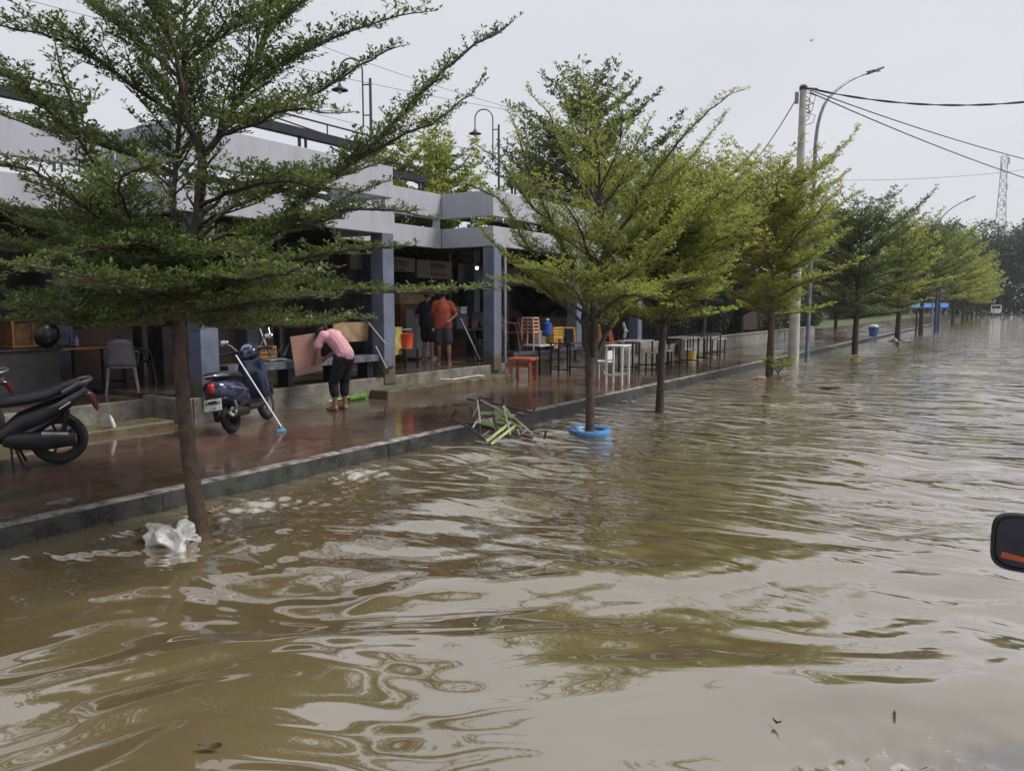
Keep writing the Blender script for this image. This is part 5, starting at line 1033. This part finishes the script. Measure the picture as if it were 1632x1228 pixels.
lb_ = atz(1286, 573); dl = (lb_-Vector((0, 0, CH))).dot(_F); lt = atd(1384, 116, dl+.2)
rd = Vector((lt.x-lb_.x, lt.y-lb_.y, 0)); street_lamp((lb_.x, lb_.y, 0), lt.z, rd.length, 0, 'tall curved street lamp just right of the concrete utility pole', rd)
for (u, v, u2, v2, yy, lb, stg) in ((1503, 520, 1542, 324, 75, 'street lamp whose arm rises out of the spindly tree', False), (1551, 506, 1592, 381, 130, 'distant street lamp with a round bent arm against the dark trees', False), (1590, 492, 1622, 403, 170, 'farthest street lamp, with a straight arm', True)):
    b0 = Vector((-3.5 if stg else -6.0, yy, 0)); dd_ = (b0-Vector((0, 0, CH))).dot(_F); e_ = atd(u2, v2, dd_); r_ = Vector((max(1.5, min(3.4, e_.x-b0.x)), .4, 0)); street_lamp(tuple(b0), e_.z, r_.length, 0, lb, r_, straight=stg)
# --- cables
def cable(name, label, a, b, sag, r=.018, n=24, m=BMET, twist=False):
    a = Vector(a); b = Vector(b); pts = []
    for i in range(n+1):
        f = i/n; p = a.lerp(b, f); p.z -= sag*4*f*(1-f); pts.append(p)
    c0 = pts[n//2].copy(); mb = MB()
    if twist:
        L_ = (b-a).length; k = int(L_/.14); side, up = orient(b-a)
        for ph in (0, PI):
            q = []
            for i in range(k+1):
                f = i/k; p = a.lerp(b, f); p.z -= sag*4*f*(1-f); t = f*L_*3.2+ph; q.append(p-c0+(side*math.cos(t)+up*math.sin(t))*r*.8)
            mb.tube(q, r*.8, 4)
    else: mb.tube([p-c0 for p in pts], r, 5)
    o = mb.build(name, m, None, True); o.location = c0; return tag(o, label, 'cable', 'overhead cables')
def viaend(p0, u, v, d): return atd(u, v, d)
dp = (pp-Vector((0, 0, CH))).dot(_F); P0 = Vector((pp.x+.2, pp.y+.1, HP-.12))
ptl = P0-Vector((0, 0, .25))
cable('overhead_cable', 'thick twisted cable sagging from the concrete pole to the right edge', P0, atd(1960, 85, dp-2), .95, .022, twist=True)
cable('overhead_cable', 'thin cable from the concrete pole falling to the right, upper of the pair', P0-Vector((0, 0, .05)), atd(1800, 287, dp+14), .35, .020)
cable('overhead_cable', 'thin cable from the concrete pole falling to the right, lower of the pair', P0-Vector((0, 0, .12)), atd(1800, 330, dp+14), .35, .020)
cable('overhead_cable', 'guy wire from the concrete pole down behind the treetops at its right', atd(1297, 235, dp), atd(1345, 328, dp+3), .02, .010)
cable('overhead_cable', 'very thin far cable across the sky left of the lattice tower', atd(1340, 287, 130), atd(1760, 252, 130), 1.0, .035)
cable('overhead_cable', 'cable running from the concrete pole down into the treetops at its left', P0-Vector((.4, 0, .2)), atd(1150, 300, dp+9), .5, .018)
GW = mat('grey_wire', (.16, .16, .18), .5)
cable('overhead_cable', 'thin grey wire crossing the sky from the top left, upper one', atd(-120, -45, 22), atd(900, 190, 34), .35, .010, m=GW)
cable('overhead_cable', 'thin grey wire crossing the sky above the gooseneck lamps', atd(400, 30, 26), atd(930, 200, 36), .3, .010, m=GW)
cable('overhead_cable', 'thin grey wire crossing the sky from the top left, lower one', atd(-60, 5, 20), atd(820, 250, 30), .4, .009, m=GW)
cable('overhead_cable', 'dark cable above the roof rail behind the near tree', atd(380, 165, 19), atd(700, 260, 26), .15, .022)
# --- lattice tower
def tower(base, H, wb, wt, label, m):
    o = thing('lattice_tower', label, 'tower', base); n = 16
    def wz(z): return wb+(wt-wb)*min(1, z/(H*.82))
    for sx in (-1, 1):
        for s2 in (-1, 1):
            mb = MB(); mb.tube([(sx*wz(z)/2, s2*wz(z)/2, z) for z in (0, H*.82, H)], .17, 5); mb.build('corner_leg', m, o)
    mb = MB()
    for k in range(n):
        z0 = H*k/n; z1 = H*(k+1)/n; a = wz(z0)/2; b2_ = wz(z1)/2
        for s_ in (-1, 1):
            mb.tube([(-a, s_*a, z0), (b2_, s_*b2_, z1)], .075, 4); mb.tube([(a, s_*a, z0), (-b2_, s_*b2_, z1)], .075, 4); mb.tube([(s_*a, -a, z0), (s_*b2_, b2_, z1)], .075, 4); mb.tube([(s_*a, a, z0), (s_*b2_, -b2_, z1)], .075, 4)
            mb.tube([(-b2_, s_*b2_, z1), (b2_, s_*b2_, z1)], .085, 4); mb.tube([(s_*b2_, -b2_, z1), (s_*b2_, b2_, z1)], .085, 4)
    mb.build('bracing', m, o)
    for i, (zf, a) in enumerate(((.97, .3), (.93, 2.2), (.80, -.6), (.95, 4), (.70, 1.2))):
        mb = MB(); w2 = wz(H*zf)/2+.5; mb.tube([(math.cos(a)*w2, math.sin(a)*w2, H*zf-1.3), (math.cos(a)*w2, math.sin(a)*w2, H*zf+1.3)], .3, 8); mb.build('antenna', m, o)
q = atd(1579, 600, 330); Ht = atd(1579, 256, 330).z
tower((q.x, q.y, 0), Ht, 6.6, 2.4, 'pale lattice telecom tower rising behind the dark trees at the right', mat('haze_tinted_steel', (.47, .46, .48), .6))  # pale grey puts the distance haze into the steel's colour
# bird
q = atd(1293, 65, 45); mb = MB(); mb.ball((0, 0, 0), (.16, .05, .045), 10, 6); mb.add([(.06, 0, .02), (-.06, 0, .02), (-.02, .3, .14), (.04, .28, .13)], [(0, 1, 2, 3)]); mb.add([(.06, 0, .02), (-.06, 0, .02), (-.02, -.3, .12), (.04, -.28, .11)], [(0, 1, 2, 3)]); mb.add([(-.14, 0, .0), (-.26, .05, .0), (-.26, -.05, .0)], [(0, 1, 2)]); mb.v = [(x*.55, y*.55, z*.55) for x, y, z in mb.v]; ob = mb.build('bird', BLK, None); ob.location = q; ob.rotation_euler = (0, .2, 1); tag(ob, 'tiny dark bird flying high in the pale sky', 'bird')
# white van far away
q = atz(1606, 490.6, .1); o = thing('parked_van', 'small white van parked at the far end of the street', 'van', (-3.2, 176, .12), PI/2)
mb = MB(); mb.loft([(-2.2, 0, 1.1, .85, .8, 6), (1.2, 0, 1.1, .85, .8, 6), (1.9, 0, .85, .83, .55, 5), (2.3, 0, .7, .8, .4, 5)], 20); mb.build('body', WHT, o, True)
for sx in (-1.4, 1.5):
    for s2 in (-.8, .8): mb = MB(); mb.lathe([(0, -.1), (.33, -.1), (.33, .1), (0, .1)], (sx, s2, .33), 16, Matrix.Rotation(PI/2, 4, 'X')); mb.build('wheel', RUB, o)
mb = MB(); mb.box((1.2, -.78, 1.15), (1.55, .78, 1.75)); mb.build('windscreen', BLK, o); mb = MB(); mb.box((-2.25, -.7, 1.2), (-2.18, .7, 1.7)); mb.build('rear_window', BLK, o)
# low bank and lawn
GR = mat('lawn_grass', (.055, .085, .022), .85, col2=(.09, .10, .03), scale=1.5, bump=.6, bscale=25)
mb = MB(); sheet(mb, -90, -12.0, 24.8, 175, .16); sheet(mb, -9.72, -9.0, 25.5, 30, .186); struct(mb.build('lawn', GR))
mb = MB(); sheet(mb, -60, -16.1, -14, 24.8, .14); struct(mb.build('yard', gm))
mb = MB(); mb.box((-200, 175, -.4), (400, 320, .1)); struct(mb.build('far_bank', GR))
def belt(name, label, pts, rad, hz, leaf, n, seed, m):
    rg = np.random.default_rng(seed); pts = np.array(pts); idx = rg.integers(0, len(pts), n); v = rg.normal(0, 1, (n, 3)); v /= np.linalg.norm(v, axis=1)[:, None]
    hh = hz*(.7+.5*rg.random(len(pts)))[idx]
    P = pts[idx] + v*rg.uniform(.6, 1, (n, 1))*np.stack([np.full(n, rad), np.full(n, rad), hh/2], 1); P[:, 2] += hh/2
    q = 4; k = n*q; P = np.repeat(P, q, 0)+rg.normal(0, leaf*.6, (k, 3)); d = rg.normal(0, 1, (k, 3)); d[:, 2] *= .5; d /= np.linalg.norm(d, axis=1)[:, None]
    up = rg.normal(0, .6, (k, 3)); up[:, 2] += 1; sd = np.cross(d, up); sd /= np.linalg.norm(sd, axis=1)[:, None]; ln = leaf*rg.uniform(.5, 1.2, k)[:, None]
    V = np.stack([P-d*ln*.5, P+sd*ln*.35, P+d*ln*.5, P-sd*ln*.35], 1).reshape(-1, 3)
    o = rawmesh(name, V, np.arange(4*k).reshape(-1, 4), m); o['kind'] = 'stuff'; tag(o, label, 'trees'); return o
rg = np.random.default_rng(4)
belt('hedge', 'low dark hedge behind the pale low wall past the food court', [(-12.6-rg.uniform(0, 1.2), 29.2+i*1.1, .1) for i in range(31)], .9, 2.3, .14, 16000, 22, LB)
belt('tree_belt', 'dark belt of bushy trees closing the view behind the pavement and lawn', [(-17-rg.uniform(0, 5), 27+i*2.6+rg.uniform(-.8, .8), .1) for i in range(58)], 2.4, 5.6, .34, 34000, 2, LB)
belt('tree_belt', 'dark wall of foliage behind the food court roof', [(-21-rg.uniform(0, 3), -10+i*2.4, .1) for i in range(16)], 2.2, 4.2, .3, 9000, 3, LB)
belt('tree_belt', 'dark wooded bank on the far right shore of the flood', [(24+i*6.5+rg.uniform(-1, 1), 186+rg.uniform(-4, 8), .1) for i in range(36)], 6, 11, .9, 16000, 7, LB)
belt('tree_belt', 'dark low wood closing the far end of the flooded street under the tall trees', [(-46+i*4.2, 184+rg.uniform(-2, 6), .1) for i in range(24)], 4, 7, .6, 20000, 17, LB)
# --- car with the side mirror
CARP = mat('black_car_paint', (.012, .012, .014), .15, coat=.8)
o = thing('car', 'black car at the right edge, only its side mirror with a painted orange reflection in view', 'car', (1.06, 1.9, 0), PI/2)
mb = MB(); mb.loft([(-2.1, 0, .62, .70, .26, 5), (-1.9, 0, .64, .80, .34, 5), (-.8, 0, .62, .84, .38, 5), (.6, 0, .62, .84, .37, 5), (1.6, 0, .58, .80, .32, 5), (2.05, 0, .52, .66, .22, 5)], 28); mb.build('body', CARP, o, True)
mb = MB(); mb.loft([(-1.75, 0, .98, .60, .05, 4), (-1.3, 0, 1.12, .66, .22, 4), (-.6, 0, 1.18, .68, .24, 4), (.2, 0, 1.15, .68, .22, 4), (.9, 0, .98, .66, .06, 4)], 24); mb.build('cabin', mat('dark_car_glass', (.01, .012, .014), .06), o, True)
mb = MB(); mb.loft([(-1.3, 0, 1.33, .50, .02, 4), (-.6, 0, 1.41, .56, .03, 4), (.1, 0, 1.37, .54, .02, 4)], 20); mb.build('roof', CARP, o, True)
for sx in (-1.35, 1.4):
    for s2 in (-.78, .78): mb = MB(); mb.lathe([(.0, -.11), (.2, -.11), (.32, -.1), (.33, .0), (.32, .1), (.2, .11), (0, .11)], (sx, s2, .2), 24, Matrix.Rotation(PI/2, 4, 'X')); mb.build('wheel', RUB, o, True)
mc = atd(1640, 866, 2.0) - Vector((1.06, 1.9, 0)); mc = Vector((mc.y, -mc.x, mc.z))   # into the car's frame (rotated a quarter turn)
# the housing faces back towards the camera: a rounded shell seen as a disc
hs_ = MB(); fw = Vector((1, 0, 0)); hw_, hh_ = .085, .078
hs_.loft([(mc.x+.085, mc.y-.005, mc.z, .03, .035, 3), (mc.x+.06, mc.y-.005, mc.z, .065, .062, 3.4), (mc.x+.02, mc.y, mc.z, hw_, hh_-.004, 3.8), (mc.x-.005, mc.y, mc.z, hw_, hh_, 4), (mc.x-.012, mc.y, mc.z, hw_-.004, hh_-.004, 4), (mc.x-.012, mc.y, mc.z, hw_-.010, hh_-.010, 4), (mc.x-.002, mc.y, mc.z, hw_-.012, hh_-.012, 4)], 36)
hs_.tube([(mc.x+.03, mc.y-.06, mc.z-.03), (mc.x+.05, mc.y-.22, mc.z-.14), (mc.x+.06, -.10+.84-.1 if False else mc.y-.30, mc.z-.25)], [.03, .028, .03], 10)
sm = hs_.build('side_mirror', mat('black_mirror_shell', (.012, .012, .015), .35), o, True)
mg = MB(); mg.loft([(mc.x-.006, mc.y, mc.z, hw_-.013, hh_-.013, 4), (mc.x-.003, mc.y, mc.z, hw_-.013, hh_-.013, 4)], 36); mg.build('mirror_glass', mat('dim_mirror', (.05, .052, .07), .06, metal=.9), sm, True)
mg = MB(); mg.prism([(-.060, -.044), (.066, -.056), (.066, -.045), (.0, -.037), (-.058, -.028)], .003, Matrix.Translation((mc.x-.0085, mc.y, mc.z)) @ Matrix.Rotation(-PI/2, 4, 'Z')); mg.build('orange_reflection', mat('reflection_orange', (.55, .11, .04), .3), sm)  # orange reflection in the mirror, painted as a thin coloured strip over the glass
# ================================================================ PEOPLE
def bake(o):
    dg = bpy.context.evaluated_depsgraph_get(); me = bpy.data.meshes.new_from_object(o.evaluated_get(dg)); o.modifiers.clear(); old = o.data; o.data = me; bpy.data.meshes.remove(old)
    me.polygons.foreach_set('use_smooth', [True]*len(me.polygons)); return o
def organic(name, mb, m, parent, vox=.009, sm=6, top=False):
    me = bpy.data.meshes.new(name); me.from_pydata(mb.v, [], mb.f); me.materials.append(m)
    bm = bmesh.new(); bm.from_mesh(me); bmesh.ops.recalc_face_normals(bm, faces=bm.faces); bm.to_mesh(me); bm.free()
    o = bpy.data.objects.new(name, me); C.objects.link(o)
    r = o.modifiers.new('r', 'REMESH'); r.mode = 'VOXEL'; r.voxel_size = vox
    s = o.modifiers.new('s', 'SMOOTH'); s.iterations = sm; s.factor = .5
    bake(o); o.data.materials.clear(); o.data.materials.append(m)
    if parent: o.parent = parent
    return o
def V3(*a): return Vector(a)
def limbt(mb, *pr):
    pts = [Vector(p) for p, r in pr]; rs = [r for p, r in pr]; out = []; ro = []
    for i in range(len(pts)-1):
        for k in range(4): f = k/4; out.append(pts[i].lerp(pts[i+1], f)); ro.append(rs[i]*(1-f)+rs[i+1]*f)
    out.append(pts[-1]); ro.append(rs[-1]); mb.tube(out, ro, 12)
    for p, r in pr: mb.ball(p, r*.99, 12, 8)
def hand(mb, w_, d, palm_n, curl=.6, s=1.0):
    # palm and five bent fingers, from the wrist w_ pointing along d
    d = Vector(d).normalized(); n = Vector(palm_n); n = (n-d*n.dot(d)).normalized(); side = d.cross(n)
    mb.bar(w_, Vector(w_)+d*.085*s, .075*s, .028*s, up=n); mb.ball(Vector(w_)+d*.04*s, (.034*s, .034*s, .034*s), 10, 6)
    for k, (off, ln) in enumerate(((-.029, .070), (-.010, .080), (.010, .074), (.029, .058))):
        b0 = Vector(w_)+d*.08*s+side*off*s; a = curl*(.9+.1*k); p1 = b0+(d*math.cos(a*.5)+n*math.sin(a*.5))*ln*.45*s; p2 = p1+(d*math.cos(a*1.3)+n*math.sin(a*1.3))*ln*.33*s; p3 = p2+(d*math.cos(a*1.9)+n*math.sin(a*1.9))*ln*.24*s
        mb.tube([b0-d*.015*s, b0, p1, p2, p3], [.0095*s, .0095*s, .0088*s, .008*s, .0065*s], 8)
    b0 = Vector(w_)+d*.025*s-side*.034*s; p1 = b0+(d*.7-side*.6+n*.3).normalized()*.035*s; p2 = p1+(d*.9-side*.1+n*.5).normalized()*.032*s; mb.tube([b0+side*.02*s, b0, p1, p2], [.013*s, .012*s, .0105*s, .008*s], 8)
def foot(mb, ank, toe, s=1.0):
    ank = Vector(ank); toe = Vector(toe); d = (toe-ank); d.z = 0; d.normalize(); sd = Vector((-d.y, d.x, 0))
    mb.ball(ank-d*.03*s+Vector((0, 0, -.04*s)), (.036*s, .036*s, .04*s)); heel = Vector((ank.x, ank.y, toe.z+.006))-d*.05*s
    mb.tube([heel, Vector((ank.x, ank.y, toe.z+.015))+d*.03, toe-d*.05+Vector((0, 0, .006)), toe], [.030*s, .038*s, .040*s, .022*s], 12)
    mb.tube([ank, Vector((ank.x, ank.y, toe.z+.03))+d*.05*s, toe-d*.06*s+Vector((0, 0, .01))], [.038*s, .036*s, .028*s], 10)
    for k in range(5): o_ = (-.028+.014*k)*s; mb.ball(toe+sd*o_+d*(.012-abs(k-1.2)*.006)*s, (.010*s, .010*s, .009*s), 8, 6)
def head(mb, c, f, s=1.0):
    # f = direction the face looks
    c = Vector(c); f = Vector(f).normalized(); u = Vector((0, 0, 1)); sd = f.cross(u).normalized(); u = sd.cross(f).normalized()
    def P_(a, b, c_): return c+f*a*s+sd*b*s+u*c_*s
    mb.ball(P_(-.012, 0, .03), (.082*s, .082*s, .088*s), 16, 12); mb.ball(P_(.028, 0, -.03), (.058*s, .058*s, .075*s), 14, 10); mb.ball(P_(.045, 0, -.085), (.028*s, .028*s, .022*s), 10, 8)
    mb.tube([P_(.07, 0, .02), P_(.098, 0, -.025), P_(.075, 0, -.035)], [.009*s, .014*s, .012*s], 8)
    mb.tube([P_(.072, -.025, -.062), P_(.085, 0, -.060), P_(.072, .025, -.062)], .007*s, 6)
    for q in (-1, 1):
        mb.ball(P_(.0, q*.082, -.005), (.012*s, .012*s, .028*s), 8, 6); mb.ball(P_(.066, q*.032, .022), (.014*s, .014*s, .010*s), 8, 6)
def eyes(c, f, s, parent):
    c = Vector(c); f = Vector(f).normalized(); sd = f.cross(Vector((0, 0, 1))).normalized(); u = sd.cross(f).normalized()
    for q in (-1, 1): mb = MB(); mb.ball(c+f*.077*s+sd*q*.032*s+u*.008*s, .009*s, 8, 6); mb.build('eye', BLK, parent, True)
SKIN = mat('tan_skin', (.36, .19, .12), .5, var=.06, scale=5); SKIN2 = mat('brown_skin', (.30, .15, .09), .5, var=.06, scale=5)
PINK = mat('pink_cotton', (.70, .36, .41), .85, var=.06, bump=.9, bscale=11); BLKC = mat('black_cloth', (.012, .012, .015), .85, bump=.9, bscale=11); ORC = mat('rust_orange_cotton', (.40, .085, .04), .85, var=.1, bump=.9, bscale=11)
GSH = mat('slate_shorts', (.055, .06, .085), .85, var=.15, bump=.9, bscale=10); NVC = mat('navy_cotton', (.018, .022, .05), .85, bump=.9, bscale=11); HAIR = mat('brown_black_hair', (.035, .02, .014), .5, var=.3, scale=30, bump=.6, bscale=120)
# bending woman
pw = atz(541, 653, .18); W_ = thing('person', 'barefoot person in a pink T-shirt and black cropped trousers bending over the bench', 'person', (pw.x, pw.y, .18), math.radians(176))
b = MB()
for s_ in (-1, 1):
    y0 = s_*.10; limbt(b, (V3(-.13, s_*.085, .80), .085), (V3(.0+.02*s_, y0, .43), .056), (V3(-.02, y0, .25), .052), (V3(-.01, y0, .08), .034)); foot(b, (-.01, y0, .075), (.155, y0+s_*.02, .018), .95)
limbt(b, (V3(-.14, 0, .84), .125), (V3(-.05, 0, 1.01), .115), (V3(.08, 0, 1.12), .12), (V3(.18, 0, 1.19), .10)); limbt(b, (V3(.18, .14, 1.20), .058), (V3(.18, -.14, 1.20), .058)); limbt(b, (V3(.21, 0, 1.22), .055), (V3(.33, 0, 1.23), .05))
head(b, (.41, 0, 1.205), (.6, 0, -.8), .98)
for s_, e_, h_ in ((1, V3(.28, .22, .96), V3(.42, .14, .78)), (-1, V3(.29, -.21, .95), V3(.45, -.10, .80))):
    limbt(b, (V3(.18, s_*.17, 1.19), .048), (e_, .037), (h_, .026)); hand(b, h_, (h_-e_), (1, 0, .3), .7, .95)
organic('body', b, SKIN, W_, .009, 5); eyes((.41, 0, 1.205), (.6, 0, -.8), .98, W_)
c = MB(); limbt(c, (V3(-.165, 0, .90), .148), (V3(-.07, 0, 1.02), .138), (V3(.06, 0, 1.12), .142), (V3(.16, 0, 1.18), .125), (V3(.21, 0, 1.20), .085)); limbt(c, (V3(.16, .10, 1.17), .09), (V3(.16, -.10, 1.17), .09)); c.ball((-.16, 0, .885), (.13, .165, .06))
for s_ in (-1, 1): limbt(c, (V3(.18, s_*.14, 1.20), .078), (V3(.22, s_*.19, 1.10), .072), (V3(.24, s_*.205, 1.04), .078))
organic('shirt', c, PINK, W_, .011, 5)
c = MB()
for s_ in (-1, 1): limbt(c, (V3(-.13, s_*.075, .82), .118), (V3(-.07, s_*.09, .62), .096), (V3(.0+.02*s_, s_*.10, .43), .080), (V3(-.015, s_*.10, .27), .072))
c.ball((-.15, 0, .85), (.145, .165, .13)); organic('trousers', c, BLKC, W_, .011, 5)
c = MB(); hc = V3(.39, 0, 1.24); c.ball(hc, (.095, .098, .098), 14, 10); c.ball(hc+V3(-.07, 0, .03), (.05, .05, .045)); limbt(c, (hc+V3(-.09, 0, .04), .022), (hc+V3(-.11, .01, .09), .026), (hc+V3(-.13, .015, .05), .018)); limbt(c, (hc+V3(.03, .07, -.02), .03), (hc+V3(.06, .08, -.10), .02)); limbt(c, (hc+V3(.03, -.07, -.02), .03), (hc+V3(.05, -.08, -.09), .02)); organic('hair', c, HAIR, W_, .009, 3)
# standing men, local +x = facing away from the road
def man(loc, rz, label, top, bottom, skin, pose, H=1.68, white=False):
    M_ = thing('person', label, 'person', loc, rz); k = H/1.68; b = MB(); P = pose
    for s_ in (-1, 1):
        kn = P['knee'][s_]; an = P['ank'][s_]; limbt(b, (V3(0, s_*.09, .86)*k, .088), (V3(*kn)*k, .056), ((V3(*kn)*.45+V3(*an)*.55+V3(-.02, 0, 0))*k, .056), (V3(*an)*k, .036)); foot(b, V3(*an)*k, (V3(an[0]+.16, an[1]+s_*.03, .045))*k)
    limbt(b, (V3(0, 0, .90)*k, .13), (V3(.01, 0, 1.08)*k, .122), (V3(0, 0, 1.28)*k, .135), (V3(-.01, 0, 1.38)*k, .10)); limbt(b, (V3(0, .15, 1.37)*k, .06), (V3(0, -.15, 1.37)*k, .06)); limbt(b, (V3(0, 0, 1.40)*k, .056), (V3(.02, 0, 1.50)*k, .052))
    head(b, V3(.03, 0, 1.575)*k, P['look'])
    for s_ in (-1, 1):
        e_ = V3(*P['elb'][s_])*k; h_ = V3(*P['hand'][s_])*k; limbt(b, (V3(0, s_*.18, 1.36)*k, .052), (e_, .040), (h_, .028)); hand(b, h_, h_-e_, P['pn'][s_], .7)
    organic('body', b, skin, M_, .010, 5); eyes(V3(.03, 0, 1.575)*k, P['look'], 1, M_)
    c = MB(); [limbt(c, (V3(0, q_, .87)*k, .128), (V3(0, q_*.9, 1.12)*k, .128)) for q_ in (-.085, .085)]; c.ball(V3(0, 0, .90)*k, (.15, .20, .08)); limbt(c, (V3(0, .05, .90)*k, .142), (V3(0, .03, 1.02)*k, .145), (V3(0, .03, 1.26)*k, .15), (V3(-.01, .02, 1.36)*k, .12)); limbt(c, (V3(0, -.05, .90)*k, .142), (V3(0, -.03, 1.02)*k, .145), (V3(0, -.03, 1.26)*k, .15)); limbt(c, (V3(0, .15, 1.36)*k, .078), (V3(0, 0, 1.385)*k, .085), (V3(0, -.15, 1.36)*k, .078))
    for s_ in (-1, 1): e_ = V3(*P['elb'][s_])*k; a_ = V3(0, s_*.18, 1.35)*k; limbt(c, (a_, .074), (a_.lerp(e_, .62), .073))
    organic('shirt', c, top, M_, .012, 4)
    c = MB()
    for s_ in (-1, 1): kn = V3(*P['knee'][s_])*k; hp = V3(0, s_*.085, .84)*k; limbt(c, (hp, .108), (hp.lerp(kn, .5), .112), (hp.lerp(kn, .86), .108))
    c.ball(V3(0, 0, .84)*k, (.12, .16, .07)); organic('shorts', c, bottom, M_, .012, 4)
    c = MB(); f = V3(*P['look']).normalized(); hc = V3(.03, 0, 1.575)*k-f*.02+V3(0, 0, .045); c.ball(hc, (.095, .095, .088), 14, 10); c.ball(hc-f*.03+V3(0, 0, -.05), (.072, .075, .06)); organic('hair', c, HAIR, M_, .010, 2)
    for s_ in (-1, 1):
        an = V3(*P['ank'][s_])*k; sl = MB(); sl.loft([(-.09, 0, .012, .03, .012, 3), (0, 0, .012, .036, .012, 3), (.12, 0, .012, .046, .012, 3), (.19, 0, .012, .032, .012, 3)], 16); sl.v = [(x+an.x, y+an.y+s_*.01, z) for x, y, z in sl.v]; sl.tube([(an.x+.03, an.y-.045+s_*.01, .02), (an.x+.075, an.y+s_*.01, .085), (an.x+.03, an.y+.05+s_*.01, .02)], .012, 6); sl.build('sandal', mat('pale_sandal', (.55, .50, .46), .6), M_, True)
    return M_
away = math.atan2(.84, -.545)
pm = atz(707, 580, .53)
man((pm.x, pm.y, .53), away+.1, 'person in a rust orange T-shirt and slate shorts standing with a hand behind the back', ORC, GSH, SKIN2,
    dict(knee={1: (.06, .10, .48), -1: (.0, -.12, .48)}, ank={1: (.12, .10, .09), -1: (-.04, -.13, .09)}, look=(1, .1, -.25), elb={1: (.08, .24, 1.10), -1: (-.07, -.30, 1.12)}, hand={1: (.25, .16, 1.08), -1: (-.15, -.15, .99)}, pn={1: (0, -1, 0), -1: (1, 0, 0)}))
pm2 = atz(682, 573.5, .53)
man((pm2.x, pm2.y, .53), away-.5, 'person in a navy T-shirt and dark shorts holding something white, left of the orange-shirted one', NVC, BLKC, SKIN,
    dict(knee={1: (.04, .10, .48), -1: (.03, -.10, .48)}, ank={1: (-.02, .11, .09), -1: (.03, -.12, .09)}, look=(1, -.3, -.3), elb={1: (-.02, .34, 1.10), -1: (.08, -.22, 1.12)}, hand={1: (.10, .20, .98), -1: (.28, -.10, 1.1)}, pn={1: (0, -1, 0), -1: (0, 1, 0)}), 1.66)
hp_ = atd(695, 523, (pm-Vector((0, 0, CH))).dot(_F)-.05); o = MB().cbox((0, 0, 0), (.20, .015, .06), away+1.4, 0, .45).build('paper_roll', WHT, None, bevel=.005); o.location = hp_; tag(o, 'small white roll held at the hip of the navy-shirted person', 'roll')
bpy.context.view_layer.update()
# ================================================================ HAZE
hzm = bpy.data.materials.new('thin_haze'); hzm.use_nodes = True; t = hzm.node_tree; t.nodes.clear()
vo = t.nodes.new('ShaderNodeVolumePrincipled'); vo.inputs['Color'].default_value = (.93, .95, 1, 1); vo.inputs['Density'].default_value = .0004; vo.inputs['Anisotropy'].default_value = .2
oo = t.nodes.new('ShaderNodeOutputMaterial'); t.links.new(vo.outputs[0], oo.inputs['Volume'])
mb = MB(); mb.box((-460, -260, -1.5), (460, 490, 85)); hz = mb.build('haze', hzm); hz['kind'] = 'stuff'; hz['label'] = 'thin pale haze in the damp air over the flooded street'; hz['category'] = 'haze'
